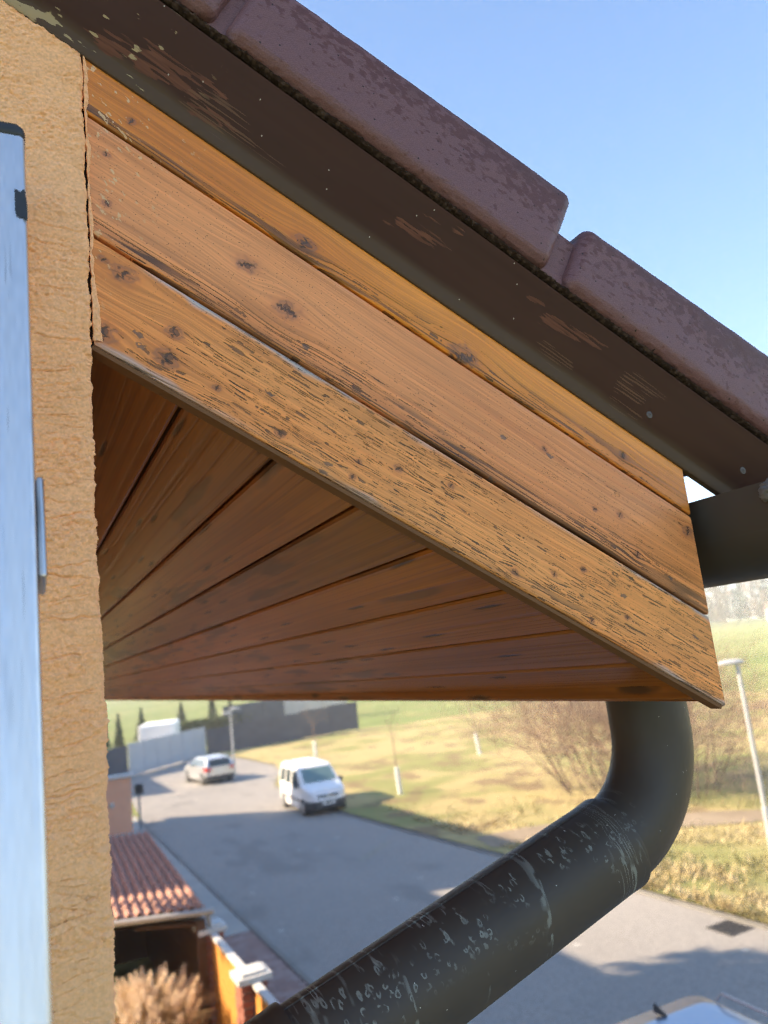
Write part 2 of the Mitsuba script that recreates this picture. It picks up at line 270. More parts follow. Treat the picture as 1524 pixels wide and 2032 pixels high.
# rough rendered gable wall, its corner rounded back along the eave wall
def plaster_height(u, z):
    P = lambda a, b, sd: meshkit.noise(np.stack([a, b, np.full_like(a, 0.37 * sd)], -1), sd)
    ang = 0.08 - 0.55 * np.clip((z - 0.30) / 0.35, 0, 1)
    a, b = u * np.cos(ang) + z * np.sin(ang), -u * np.sin(ang) + z * np.cos(ang)
    wb = b + 0.006 * (P(u * 22, z * 22, 3) - 0.5) + 0.003 * (P(u * 70, z * 70, 5) - 0.5)
    top = np.clip((z - 0.25) / 0.3, 0, 1)
    rough = 0.4 + 0.6 * np.clip((P(u * 26, z * 45, 19) - 0.3) * 2.5, 0, 1)
    groove, lip = 0 * u, 0 * u
    for fa, fb, wd_, am, sd in ((10, 62, 0.00055, 1.0, 1), (16, 95, 0.0005, 0.8, 2), (24, 150, 0.00042, 0.6, 31)):
        ph = wb * fb + 2.6 * P(a * fa, wb * fb * 0.35, sd) + 0.35 * P(u * 160, z * 160, sd + 3)
        fr = np.abs(ph - np.round(ph)) / fb; m1 = np.clip((P(u * fa * 2.6 + 5 * np.round(ph), np.round(ph) * 1.7, 7 + sd) - 0.46) * 5, 0, 1)
        groove = np.maximum(groove, am * np.exp(-(fr / wd_) ** 2) * m1 * (1 - 0.6 * top)); lip = np.maximum(lip, am * np.exp(-((fr - 2.4 * wd_) / (1.3 * wd_)) ** 2) * (ph > np.round(ph)) * m1 * (1 - 0.6 * top))
    g_ = P(u * 330, z * 330, 9); g3 = P(u * 620, z * 620, 14); g4 = P(u * 200, z * 200, 12)
    grain = 0.0030 * np.clip(g_ - 0.42, 0, 1) + 0.0012 * g3 + 0.0048 * np.clip(g4 - 0.58, 0, 1)
    calm = 1 - 0.7 * np.exp(-((u - 0.068) / 0.012) ** 2)
    return calm * (-0.0016 * groove + 0.0008 * lip) + rough * grain * 1.5 + 0.0016 * P(u * 85, z * 85, 10) + 0.0035 * (P(u * 9, z * 7, 11) - 0.5)
uu = np.concatenate([np.linspace(-0.15, -0.0301, 30), np.arange(-0.03, 0.0585, 0.0007), 0.0585 + np.arange(0, 0.0094, 0.0007), 0.068 + np.geomspace(0.0009, 0.25, 24)])
zz = np.concatenate([np.arange(-0.36, 0.70, 0.00075), np.arange(0.70, 0.78, 0.004)])
U, Z_ = np.meshgrid(uu, zz, indexing='ij')
R_ = np.where(Z_ < 0.285, 0.006, 0.0016); arc = R_ * np.pi / 2; x0 = 0.0645 - R_
d = U - x0
th = np.clip(d / R_, 0, np.pi / 2)
bx = np.where(d < 0, U, x0 + R_ * np.sin(th)); by = np.where(d < 0, 0.0, np.where(d < arc, R_ * (1 - np.cos(th)), R_ + d - arc))
nx, ny = np.sin(th), -np.cos(th)
H_ = plaster_height(U, Z_)
edge = np.exp(-((U - 0.0645) / 0.008) ** 2)
H_ = H_ + edge * 0.0022 * (meshkit.fbm(np.stack([0 * U, U * 20, Z_ * 90], -1), 4, 21) - 0.55) * 2
under = 0.03 * np.clip((bx * 0.5 + Z_ * 0.8660254 - 0.5425) / 0.002 + 0.8 * (meshkit.fbm(np.stack([bx * 90, Z_ * 90, 0 * bx], -1), 3, 41) - 0.5), 0, 1)
add('gable_wall', lattice(np.stack([bx + nx * H_, by - 0.004 + ny * H_ + under, Z_], -1), flip=False), 'plaster', house, smooth=True)
# smear of render across the board ends, the crack left open beside the wall
zz2 = np.arange(0.30, 0.604, 0.0009)
ww = np.linspace(0, 1, 14)
lft = 0.0672 + 0.0022 * meshkit.fbm(np.stack([zz2 * 160, 0 * zz2, 0 * zz2], -1), 3, 4)
rgt = 0.0708 + 0.0055 * (meshkit.fbm(np.stack([zz2 * 75, 0 * zz2 + 3, 0 * zz2], -1), 4, 6) - 0.35) + 0.006 * np.clip((0.37 - zz2) / 0.07, 0, 1)
xs = lft[:, None] + (rgt - lft)[:, None] * ww[None]
thick = -0.0012 * (1 - ww[None] ** 1.5) + 0.0 * xs
add('crack_backing', box(0.0625, 0.0688, 0.0022, 0.02, 0.30, 0.602), 'crack_shade', house, smooth=False, label='black box set in as the shade inside the crack')
hgt = 0.0026 * meshkit.fbm(np.stack([xs * 420, zz2[:, None] * 420 + 0 * xs, 0 * xs], -1), 3, 8)
sm = np.stack([xs, thick - hgt * (1 - ww[None] ** 4), zz2[:, None] + 0 * xs], -1)
sm = np.concatenate([sm[:, :1] * [1, 0, 1] + [0, 0.0024, 0], sm], 1); sm[:, -1, 1] = 0.0015
add('plaster_smear', lattice(sm, flip=True), 'plaster', house, smooth=True, label='rough strip of render smeared over the board ends')
# body of the house behind what the picture shows
RIDGE_X, WX0, HL = -4.4, -8.87, 9.2
def zroof(x, n=0.60): return (n - x * 0.5) / 0.8660254
W0 = 0.0645
poly = [(WX0, -5), (-0.15, -5), (-0.15, zroof(-0.15, 0.56)), (RIDGE_X, zroof(RIDGE_X, 0.56)), (WX0, zroof(RIDGE_X, 0.56) - (RIDGE_X - WX0) * 0.57735)]
def prism_y(poly, y0, y1):
    m = m3.Manifold.extrude(m3.CrossSection([np.array(sg.polygon.orient(sg.Polygon(poly)).exterior.coords[:-1])]), y1 - y0).transform(np.array([[1, 0, 0, 0], [0, 0, -1, 0], [0, 1, 0, 0]], float))
    return M(m.translate((0, y1, 0)))
body = cat_([prism_y(poly, 0.0, HL), box(-0.149, W0 - 0.003, 0.0, HL, -5, -0.361), box(-0.149, W0 - 0.012, 0.012, HL - .002, -0.36, 0.55)])
add('wall', body, 'plaster', house, smooth=False)
roof = [sny(np.array([s_]), np.array([n_]), 0)[0] for s_, n_ in ((0.80, 0.60), (0.80, 0.635))]
t_lo = 0.640; t_up = -(4.4 + 0.3) / 0.866
quad = [(t_lo, 0.607), (t_lo, 0.632), (t_up, 0.632), (t_up, 0.607)]
q3 = [tuple(sny(a, b, 0.0)[[0, 2]]) for a, b in quad]
mirror = [(2 * RIDGE_X - x, z) for x, z in q3]
rf = add('roof', cat_([prism_y(q3, 0.02, HL + 0.1), prism_y(mirror, 0.02, HL + 0.1)]), 'tile_concrete', house, smooth=False)

# boards of the gable end: tongue and groove, each with rounded long edges
gp = add('gable_boarding', slopemesh(box(-0.23, 0.54, 0.0125, 0.0155, 0.31, 0.60)), 'tongue', house, smooth=False)
def clip_x(m, x0, x1):
    v = m3.Manifold(m3.Mesh(np.array(m.vertices, np.float32), np.array(m.faces, np.uint32)))
    return M(v.trim_by_plane((1, 0, 0), x0).trim_by_plane((-1, 0, 0), -x1))
def board(n0, n1, top_bevel=0.0022, low_lip=0.004):
    prof = [(0.0135, n0 + 0.0005), (0.004, n0 + 0.0), (0.0012, n0 + 0.0008), (0.0, n0 + 0.003), (0.0, n1 - 0.004), (0.0008, n1 - 0.0015), (0.0028, n1), (0.0135, n1)]
    m = m3.Manifold.extrude(m3.CrossSection([np.array(prof)[::-1]]), 1.3)       # (y, n) extruded along s
    m = M(m); v = np.array(m.vertices); m.vertices = np.stack([v[:, 2] - 0.45, v[:, 0], v[:, 1]], -1)
    m = slopemesh(m); m.fix_normals()
    return m
ends = [(0.7575, 0.0690), (0.7565, 0.0691), (0.7550, 0.0690)]
for (n0, n1, mt, (xe, xs_), lb) in ((0.4940, 0.60, 'amber_board', ends[0], 'smooth amber top board'), (0.3868, 0.4926, 'rosy_board', ends[1], 'rosy middle board with dark knots'), (0.292, 0.3845, 'cracked_board', ends[2], 'ochre bottom board full of fine black cracks')):
    add('board', clip_x(board(n0, n1), xs_, xe), mt, gp, smooth=25, label=lb)
# soffit: boards running along the eave
add('under_edge', clip_x(slopemesh(box(-0.09, 0.70, 0.0022, 0.0178, 0.2878, 0.2918)), 0.067, 0.7545), 'end_grain', gp, smooth=False)
sf = add('soffit', slopemesh(box(-0.11, 0.68, 0.018, HL, 0.318, 0.322)), 'end_grain', house, smooth=False)
edges = [-0.105, 0.0, 0.1037, 0.2027, 0.299, 0.4014, 0.504, 0.598, 0.6665]
for a, b in zip(edges, edges[1:]):
    g = 0.0017
    prof = np.array([(a + g, 0.312), (a + g, 0.3030), (a + g + 0.003, 0.3000), (b - g - 0.003, 0.3000), (b - g, 0.3030), (b - g, 0.312)])
    m = M(m3.Manifold.extrude(m3.CrossSection([prof]), HL - 0.02)); v = np.array(m.vertices); m.vertices = np.stack([v[:, 0], v[:, 2] + 0.0185, v[:, 1]], -1)
    m = slopemesh(m); m.fix_normals()
    add('soffit_board', m, 'soffit_varnish', sf, smooth=20)
add('fascia', rbox(0.742, 0.7532, 0.0155, HL, -0.0915, 0.20, 0.003), 'soffit_varnish', house, smooth=30)
add('cover_strip', rbox(0.722, 0.7415, 0.0185, HL, -0.0875, -0.055, 0.003), 'soffit_varnish', house, smooth=30)
# sheet metal verge: lip against the boards, upright face, rolled top edge
prof = [(0.004, 0.5438), (-0.0022, 0.5450), (-0.0036, 0.5472), (-0.0042, 0.5530), (-0.0048, 0.5585), (-0.0060, 0.5615), (-0.0090, 0.5670), (-0.0172, 0.5867), (-0.0254, 0.6065), (-0.0330, 0.6250), (-0.0335, 0.6262)]
for k in range(7):
    a = math.pi * (k / 6) * 0.95; prof.append((-0.0319 - 0.0016 * math.cos(a), 0.6264 + 0.0020 * math.sin(a)))
prof += [(-0.0265, 0.6180), (0.008, 0.6120)]
ss = np.concatenate([np.linspace(-5.3, -0.45, 6)[:-1], np.linspace(-0.45, 0.69, 130)])
P = np.array([[sny(s, n + 0.0006 * math.sin(s * 9) * (k > 4), y + 0.0010 * math.sin(s * 5 + 1) * (k > 5)) for k, (y, n) in enumerate(prof)] for s in ss])
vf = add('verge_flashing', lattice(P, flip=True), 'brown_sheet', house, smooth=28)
def disc_head(s, n, y, r, mt, parent, name='screw'):
    hd = m3.Manifold.sphere(r, 20).scale((1, 0.42, 1)) - m3.Manifold.cylinder(r, r * 0.35, r * 0.35, 6).rotate((90, 0, 0)).translate((0, -r * 0.25, 0))
    m = M(hd + m3.Manifold.cylinder(r * 0.25, r * 1.35, r * 1.25, 20).rotate((90, 0, 0)))
    m.apply_translation(sny(s, n, y)); add(name, m, mt, parent, smooth=35)
disc_head(0.4642, 0.5535, -0.0363, 0.0034, 'screw_paint', vf)
disc_head(0.6186, 0.5652, -0.0378, 0.0036, 'screw_paint', vf)
# verge tiles with side flanges, each lying on the next one down, rough mortar under them
def tile_mesh(s0, s1, seed, tilt=0.058):
    r = 0.015; sp = m3.Manifold.sphere(r, 24); L = s1 - s0; pts = []
    yb = -0.046
    for s in (r, L - r):
        dz = tilt * s
        for (y, n) in ((yb + r, 0.637 + dz * 0.15 + r * 0.9), (yb + r, 0.733 + dz - r), (yb + 0.26, 0.745 + dz - r), (yb + 0.26, 0.68 + dz)):
            pts.append(sp.translate((s, y, n)))
    main = m3.Manifold.batch_hull(pts)
    sp2 = m3.Manifold.sphere(0.008, 16); pts = []
    for s in (-0.05, r + 0.02):
        for (y, n) in ((yb + 0.024, 0.645), (yb + 0.024, 0.703), (yb + 0.25, 0.70), (yb + 0.25, 0.66)): pts.append(sp2.translate((s, y, n)))
    m = main + m3.Manifold.batch_hull(pts)
    m = M(m.refine_to_length(0.0045)); v = np.array(m.vertices) + [s0, 0, 0]
    nrm = m.vertex_normals
    front = np.clip((0.0 - v[:, 1]) / 0.03, 0, 1)
    dsp = 0.0005 * (meshkit.fbm(v * 260, 3, seed) - 0.5) + 0.0015 * (meshkit.fbm(v * 45, 3, seed + 5) - 0.5)
    rim = np.exp(-((v[:, 2] - 0.637) / 0.008) ** 2) * 0.004 * (meshkit.fbm(v * 180, 3, seed + 9) - 0.5)
    m.vertices = v + nrm * (dsp + rim)[:, None] * front[:, None]
    return slopemesh(m)
PITCH = 0.442
for k in range(5):
    s0 = 0.3005 - k * PITCH
    add('roof_tile', tile_mesh(s0, s0 + PITCH - 0.014 - 0.012 * (k == 1), 31 + k), 'tile_concrete', rf, smooth=True)
ss = np.arange(-0.75, 0.72, 0.0022); aa = np.linspace(0.15 * np.pi, 1.9 * np.pi, 12)
G = np.array([[sny(s, 0.6350 + 0.0036 * math.sin(a), -0.029 + 0.0075 * math.cos(a)) for a in aa] for s in ss])
nz = meshkit.fbm(G * 330, 3, 77)[..., None] - 0.45; cen = np.array([sny(s, 0.6350, -0.029) for s in ss])[:, None]
add('mortar_bead', lattice(G + (G - cen) * 0.9 * nz, flip=False), 'grit', rf, smooth=False, label='dark gritty mortar between tiles and metal verge')

# ------------------------------------------------------------------ rain gutter and downpipe
gut = thing('rain_gutter', 'dark half round rain gutter end sticking out past the boards', 'gutter')
GX, GZ, GR = 0.877, 0.146, 0.098
aa = np.linspace(math.pi, 2 * math.pi, 26); yy = np.concatenate([np.linspace(-0.107, 1.0, 40), np.linspace(1.2, HL, 8)])
bead = [(GX + GR + 0.008 + 0.008 * math.cos(b), GZ + 0.008 * math.sin(b)) for b in np.linspace(math.pi, -math.pi * 0.9, 10)]
prof = [(GX - GR - 0.001, GZ + 0.006)] + [(GX + GR * math.cos(a), GZ + GR * math.sin(a)) for a in aa] + bead
add('trough', lattice(np.array([[(x, y, z) for x, z in prof] for y in yy])), 'pipe_paint', gut, smooth=40)
half = [(GX + 1.03 * GR * math.cos(a), GZ + 1.03 * GR * math.sin(a)) for a in aa] + [(GX + GR * 1.03, GZ + 0.004), (GX - GR * 1.03, GZ + 0.004)]
add('end_cap', prism_y(half, -0.111, -0.107), 'pipe_paint', gut, smooth=30)
bl = trimesh.creation.icosphere(4, 0.0125); bl.vertices = bl.vertices * [0.6, 1.2, 1.0] * (1 + 0.9 * (meshkit.fbm(bl.vertices * 130, 3, 5) - 0.5))[:, None]
bl.apply_translation((GX - GR - 0.002, -0.100, GZ - 0.006))
add('sealant_blob', bl, 'sealant', gut, smooth=True)

dp = thing('downpipe', 'dark brown swan neck downpipe with white lime drips', 'downpipe')
RB, ZB, PX, PY, PR = 0.15, -0.148, 0.872, 0.25, 0.0590
cx = PX - RB; TH = math.radians(73.8)
vert = [(PX, PY, 0.06), (PX, PY, 0.0), (PX, PY, -0.06), (PX, PY, -0.11)]
bend = [(cx + RB * math.cos(a), PY, ZB - RB * math.sin(a)) for a in np.linspace(0, TH, 30)]
add('bend', tube(vert + bend, PR, 56), 'pipe_paint', dp, smooth=True)
e = np.array(bend[-1]); dv = np.array([-math.sin(TH), 0, -math.cos(TH)])
def sleeve(l0, l1, r, nm):
    ls = np.concatenate([[l0, l0 + 0.0004, l0 + 0.003], np.linspace(l0 + 0.01, l1, 30)]); rr = np.r_[r - 0.0055, r + 0.0004, r + 0.0010, r + 0.0008, np.full(29, r)]
    return add(nm, tube([e + dv * l for l in ls], rr, 64), 'pipe_paint', dp, smooth=40)
s1 = sleeve(-0.004, 0.545, PR + 0.0055, 'sleeve')
s2 = sleeve(0.500, 0.60, PR + 0.0100, 'sleeve')
ax = e + dv * 0.30; up = np.array([-dv[2], 0, dv[0]]); up = up if up[2] > 0 else -up
seam = [e + dv * l + 0.96 * (PR + 0.0055) * (up * math.cos(0.04) + np.array([0, -1, 0]) * math.sin(0.04)) * 1.045 for l in np.linspace(0.0, 0.5, 12)]
add('seam', tube(seam, 0.0013, 6), 'pipe_paint', dp, smooth=True)
f0 = e + dv * 0.6
low = [f0 + np.array([-0.12 * math.sin(a), 0, -0.12 * (1 - math.cos(a))]) for a in np.linspace(0, math.radians(74), 12)]
th0 = math.atan2(-dv[2], -dv[0])
low = [f0]; ang = th0
for k in range(14):
    low.append(low[-1] + 0.012 * np.array([-math.cos(ang), 0, -math.sin(ang)])); ang = min(ang + math.radians(6.4), math.pi / 2)
low += [np.array([low[-1][0], PY, z]) for z in (-0.9, -2.0, -3.5, -5.0)]
add('lower_pipe', tube(low, PR, 40), 'pipe_paint', dp, smooth=True)
# rivet on the sleeve
a_ = 0.62
for l, a_ in ((0.018, 0.35),):
    c0 = e + dv * l + (PR + 0.004) * (-up * math.sin(a_) + np.array([0, -1, 0]) * math.cos(a_))
    m = trimesh.creation.torus(0.0026, 0.0011, 16, 8); nrm = -up * math.sin(a_) + np.array([0, -1, 0]) * math.cos(a_)
    m = cat_([m, trimesh.creation.cylinder(0.0022, 0.001)])
    m.apply_transform(trimesh.geometry.align_vectors([0, 0, 1], nrm)); m.apply_translation(c0); add('rivet', m, 'pipe_paint', s1, smooth=True)

# ------------------------------------------------------------------ aluminium ladder leaning on the gable
lad = thing('ladder', 'aluminium ladder rail leaning against the ochre wall, reflecting blue sky', 'ladder')
tilt = math.radians(14.5); LT = np.array([0, -0.083, 0.432]); AX = np.array([0, -math.sin(tilt), -math.cos(tilt)]); NB = np.array([0, math.cos(tilt), -math.sin(tilt)])
def ladmesh(x0, x1, a0, a1, b0, b1, r=0.003):
    m = rbox(x0, x1, b0, b1, a0, a1, r); v = np.array(m.vertices); m.vertices = LT + v[:, :1] * [1, 0, 0] + v[:, 1:2] * NB + v[:, 2:] * AX; m.fix_normals(); return m
XR = 0.0147
for x0 in (XR - 0.030, XR - 0.44): add('rail', ladmesh(x0, x0 + 0.030, 0.0, 5.5, 0, 0.062, 0.0035), 'rail_metal', lad, smooth=35)
for x0 in (XR - 0.030, XR - 0.44): add('end_cap', ladmesh(x0 - 0.001, x0 + 0.0306, -0.013, 0.0035, -0.001, 0.063, 0.006), 'black_plastic', lad, smooth=35)
for k in range(18): add('rung', tube([LT + AX * (0.31 + 0.28 * k) + NB * 0.03 + [XR - 0.41, 0, 0], LT + AX * (0.31 + 0.28 * k) + NB * 0.03 + [XR - 0.031, 0, 0]], 0.015, 16), 'rail_metal', lad, smooth=True)
add('bracket', ladmesh(XR + 0.0004, XR + 0.0052, 0.302, 0.372, 0.008, 0.040, 0.0024), 'steel', lad, smooth=35, label='rounded steel bracket on the side of the rail')
ang = np.linspace(0, 2 * np.pi, 40, endpoint=False); rr_ = 1 + 0.45 * (meshkit.fbm(np.stack([np.cos(ang) * 2, np.sin(ang) * 2, 0 * ang], -1), 3, 3) - 0.5) * 2
pl = trimesh.creation.extrude_polygon(sg.Polygon(np.stack([XR - 0.0036 + 0.0042 * np.sign(np.cos(ang)) * np.abs(np.cos(ang)) ** .5 * np.minimum(rr_, 1.0 + 0.2 * (np.cos(ang) < 0)), 0.076 + 0.017 * np.sign(np.sin(ang)) * np.abs(np.sin(ang)) ** .5 * rr_], -1)).buffer(0), 0.0012, engine='earcut')
v = np.array(pl.vertices); pl.vertices = LT + v[:, :1] * [1, 0, 0] + (v[:, 2:3] - 0.0007) * NB + v[:, 1:2] * AX; pl.fix_normals()
add('tape', pl, 'black_plastic', lad, smooth=False, label='torn scrap of black tape on the rail')
# ------------------------------------------------------------------ ground, road, lawn
G0 = -5.0
def ridge_rise(r): return np.clip(r - 75, 0, None) * 0.0092
mat('field_grass', lambda p, n, uv: mix(mix((0.135, 0.175, 0.060), (0.185, 0.205, 0.082), fbm(p.x * 0.05, p.y * 0.05, octaves=3)), (0.25, 0.22, 0.10), 0.6 * smoothstep(0.55, 0.8, fbm(p.x * 0.4 + 3, p.y * 0.4, octaves=3)))
    * (0.88 + 0.14 * smoothstep(0.3, 0.7, noise((p.x * 0.28 - p.y * 0.96) * 0.35, (p.x * 0.96 + p.y * 0.28) * 0.01))), 0.95, 0.1)
def asph_col(p, n, uv):
    c = mix((0.235, 0.222, 0.208), (0.29, 0.272, 0.252), fbm(p.x * 0.35, p.y * 0.35, octaves=4)) * (0.86 + 0.26 * noise(p.x * 30, p.y * 30))
    c = mix(c, C(0.165, 0.157, 0.148), 0.5 * smoothstep(0.62, 0.8, fbm(p.x * 0.9 + 4, p.y * 0.45, octaves=4)))
    d, _, k = voronoi(p.x * 1.1, p.y * 1.1)
    return mix(c, C(0.42, 0.41, 0.38), 0.8 * smoothstep(0.085, 0.05, d) * mi.Float(dr.select(k < 0.12, 1.0, 0.0)))
mat('asphalt', asph_col, 0.85, 0.25, height=lambda p, n, uv: 0.004 * noise(p.x * 90, p.y * 90), eps=3e-3)
mat('road_paint', lambda p, n, uv: mix((0.20, 0.19, 0.165), (0.29, 0.275, 0.24), noise(p.x * 12, p.y * 12)), 0.8, 0.2)
mat('lawn_soil', lambda p, n, uv: mix(mix((0.32, 0.265, 0.13), (0.20, 0.20, 0.08), smoothstep(0.40, 0.72, fbm(p.x * 0.45, p.y * 0.45, octaves=4))), (0.17, 0.12, 0.075), 0.75 * smoothstep(0.58, 0.72, fbm(p.x * 0.8 + 9, p.y * 0.8, octaves=4))), 0.95, 0.1)
mat('straw', lambda p, n, uv: mix(mix((0.37, 0.295, 0.15), (0.25, 0.225, 0.10), smoothstep(0.35, 0.65, fbm(p.x * 0.6, p.y * 0.6, octaves=3))), (0.55, 0.45, 0.26), smoothstep(0.55, 0.8, noise(p.x * 6, p.y * 6))), 0.8, 0.2)
mat('dirt', lambda p, n, uv: mix((0.19, 0.15, 0.11), (0.29, 0.24, 0.18), fbm(p.x * 1.5, p.y * 1.5, octaves=4)), 0.95, 0.1)
mat('concrete', lambda p, n, uv: mix((0.26, 0.26, 0.25), (0.36, 0.355, 0.33), fbm(p.x * 2, p.y * 2, p.z * 2, octaves=4)), 0.9, 0.2)
mat('paver_a', lambda p, n, uv: mix((0.22, 0.15, 0.135), (0.29, 0.20, 0.18), fbm(p.x * 9, p.y * 9, octaves=3)), 0.9, 0.2)
mat('paver_b', lambda p, n, uv: mix((0.26, 0.20, 0.185), (0.33, 0.25, 0.23), fbm(p.x * 9, p.y * 9, octaves=3)), 0.9, 0.2)
mat('garden_soil', (0.10, 0.08, 0.055), 0.95, 0.1)
rr = np.concatenate([np.linspace(0, 60, 13), np.geomspace(75, 3500, 26)]); aa = np.linspace(0, 2 * np.pi, 73)
P = np.array([[(r * math.cos(a), r * math.sin(a), G0 - 0.09 + ridge_rise(min(r, 560)) ) for a in aa] for r in rr])
add('field', lattice(P), 'field_grass', smooth=True, kind='structure')
EY = [(-14, 11.3), (3, 11.1), (9, 11.0), (12, 10.9), (18, 10.4), (24.5, 10.0), (30, 10.1), (33.5, 10.3), (35.5, 11.0), (38, 12.0), (41, 12.6), (47, 12.4), (52.2, 11.8)]
def ex(y): return float(np.interp(y, [a for a, _ in EY], [b for _, b in EY]))
ys = np.linspace(-14, 52.2, 110)
def wx(y): return 4.27 if y < 30 else 4.27 + (y - 30) * 0.07
rowp = np.array([[(wx(y) + (ex(y) + 0.3 - wx(y)) * t, y, G0) for t in np.linspace(0, 1, 9)] for y in ys])
add('road', lattice(rowp, flip=True), 'asphalt', smooth=False, kind='structure')
q = np.array([[7.94, 18.55], [9.38, 19.88]]); dq = np.array([0.09, -0.1])
add('road_marking', trimesh.Trimesh([[*(q[0] - dq), G0 + .004], [*(q[0] + dq), G0 + .004], [*(q[1] + dq), G0 + .004], [*(q[1] - dq), G0 + .004]], [[0, 1, 2], [0, 2, 3]]), 'road_paint', 'road', smooth=False, label='faint worn line painted across the asphalt')
# lawn with a crossing path
def lawn_z(x, y, bump=1.0):
    x, y = np.asarray(x, float), np.asarray(y, float)
    e = np.clip((x - 11.3) / 2.0, 0, 1)
    return G0 + 0.06 + e * bump * (0.16 * (meshkit.fbm(np.stack([x * 0.35, y * 0.35, 0 * x], -1), 4, 3) - 0.45))
gx, gy = np.arange(0, 34, 0.22), np.arange(-8, 54, 0.22)
PX_ = [(10.9, 17.3), (13.0, 16.9), (15.2, 15.3), (17.2, 13.7), (22, 9.6), (34, -1)]
def pathd(x, y):
    dmin = np.full(np.shape(x), 1e9)
    for (a, b), (c_, d_) in zip(PX_, PX_[1:]):
        v = np.array([c_ - a, d_ - b]); t = np.clip(((x - a) * v[0] + (y - b) * v[1]) / (v @ v), 0, 1)
        dmin = np.minimum(dmin, np.hypot(x - a - t * v[0], y - b - t * v[1]))
    return dmin
Y2, X2 = np.meshgrid(gy, gx, indexing='ij')
EX = np.interp(Y2, [a for a, _ in EY], [b for _, b in EY]); X3 = EX + 0.12 + X2
Z3 = lawn_z(X3, Y2, np.clip(pathd(X3, Y2) / 2.0 - 0.5, 0, 1)) 
far = np.clip((X3 + 1.2 * Y2 - 84) / 10, 0, 1)
add('lawn', lattice(np.stack([X3, Y2, Z3 - 0.12 * far], -1), flip=True), 'lawn_soil', smooth=True, kind='structure')
pc = np.array(PX_); tt = np.linspace(0, 1, 60); cum = np.r_[0, np.cumsum(np.hypot(*np.diff(pc, axis=0).T))]; cum /= cum[-1]
pxs, pys = np.interp(tt, cum, pc[:, 0]), np.interp(tt, cum, pc[:, 1]); dxy = np.gradient(np.stack([pxs, pys], -1), axis=0); dxy /= np.linalg.norm(dxy, axis=1)[:, None]
w_ = 0.62 + 0.15 * np.sin(tt * 40)
P = np.array([[(pxs[i] - dxy[i, 1] * w_[i] * k, pys[i] + dxy[i, 0] * w_[i] * k, G0 + 0.075) for k in np.linspace(-1, 1, 5)] for i in range(60)])
add('path', lattice(P), 'dirt', smooth=True, kind='structure')
# grass blades on the lawn, thinner with distance
nb = 95000
bx_ = 11.05 + 26 * rng.random(nb) ** 1.7; by_ = 5 + 46 * rng.random(nb) ** 1.6
bx_ = np.maximum(bx_, np.interp(by_, [a for a, _ in EY], [b for _, b in EY]) + 0.10 + 0.25 * rng.random(nb) ** 2)
clump = meshkit.fbm(np.stack([bx_ * 1.6, by_ * 1.6, 0 * bx_], -1), 3, 9)
ok = (pathd(bx_, by_) > 0.55 + 0.35 * rng.random(nb)) & (rng.random(nb) < np.clip((clump - 0.28) * 4, 0.05, 1)) & (bx_ + 1.2 * by_ < 86) & (rng.random(nb) < np.clip((27 - np.hypot(bx_, by_)) / 8, 0, 1))
bx_, by_, clump = bx_[ok], by_[ok], clump[ok]; nb = len(bx_)
hb = (0.05 + 0.13 * rng.random(nb)) * (0.5 + clump); an = rng.random(nb) * 6.283; ln = hb * (0.4 + 1.2 * rng.random(nb)); wd = 0.012 + 0.014 * rng.random(nb)
z0 = lawn_z(bx_, by_) - 0.01
b0 = np.stack([bx_, by_, z0], -1); sd_ = np.stack([-np.sin(an), np.cos(an), 0 * an], -1) * wd[:, None]; tip = b0 + np.stack([np.cos(an) * ln, np.sin(an) * ln, hb], -1)
v = np.stack([b0 - sd_, b0 + sd_, tip], 1).reshape(-1, 3)
add('grass', trimesh.Trimesh(v, np.arange(3 * nb).reshape(-1, 3), process=False), 'straw', smooth=False, kind='stuff', label='dry straw coloured grass covering the verge beside the road', cat='grass')
# kerbs
kerbR, kerbL = 'kerb', 'kerb_001'
used['kerb'] = 2
say(kerbR, 'sunken grey kerb between the road and the dry grass verge', 'kerb'); say(kerbL, 'grey kerb between the road and the brick paved pavement', 'kerb')
mat('kerb_stone_mat', lambda p, n, uv: mix((0.15, 0.145, 0.135), (0.24, 0.23, 0.21), fbm(p.x * 3, p.y * 3, p.z * 3, octaves=4)), 0.9, 0.2)
stone = mikit.ply(rbox(-0.055, 0.055, 0, 0.985, -0.13, 0.09, 0.012), 'kerb_stone_mat', smooth=30)
for k in range(30):
    y = 5.0 + k; x = ex(y) + 0.05; a = math.degrees(math.atan2(ex(y + 1) - ex(y), 1.0))
    scene[key(kerbR + '__kerb_stone')] = {**stone, 'to_world': T().translate([x, y, G0 - 0.062 + 0.02 * rng.random()]).rotate([0, 0, 1], -a)}
for k in range(26):
    y = 6.0 + k; scene[key(kerbL + '__kerb_stone')] = {**stone, 'to_world': T().translate([4.21, y, G0 + 0.012 * rng.random()])}
# pavement: concrete apron with a field of pavers
pv = add('pavement', cat_([box(2.5, 4.15, 15.35, 32, G0 - 0.3, G0 + 0.075), box(2.5, 2.9, -10, 15.35, G0 - 0.3, G0 + 0.075), box(2.9, 4.15, -10, 11.0, G0 - 0.3, G0 + 0.075), box(2.9, 4.15, 11.0, 15.35, G0 - 0.3, G0 + 0.03)]), 'concrete', smooth=False, kind='structure')
pva = [mikit.ply(rbox(-0.098, 0.098, -0.0485, 0.0485, -0.05, 0.0, 0.006, 6), m_, smooth=30) for m_ in ('paver_a', 'paver_b')]
for j in range(43):
    for i in range(6):
        scene[key(pv + '__paver')] = {**pva[int(rng.random() < 0.4)], 'to_world': T().translate([3.02 + 0.2 * i + 0.1 * (j % 2), 11.06 + 0.1 * j, G0 + 0.076 + 0.004 * rng.random()]).rotate([1, 0, 0], float(rng.normal() * 0.6))}
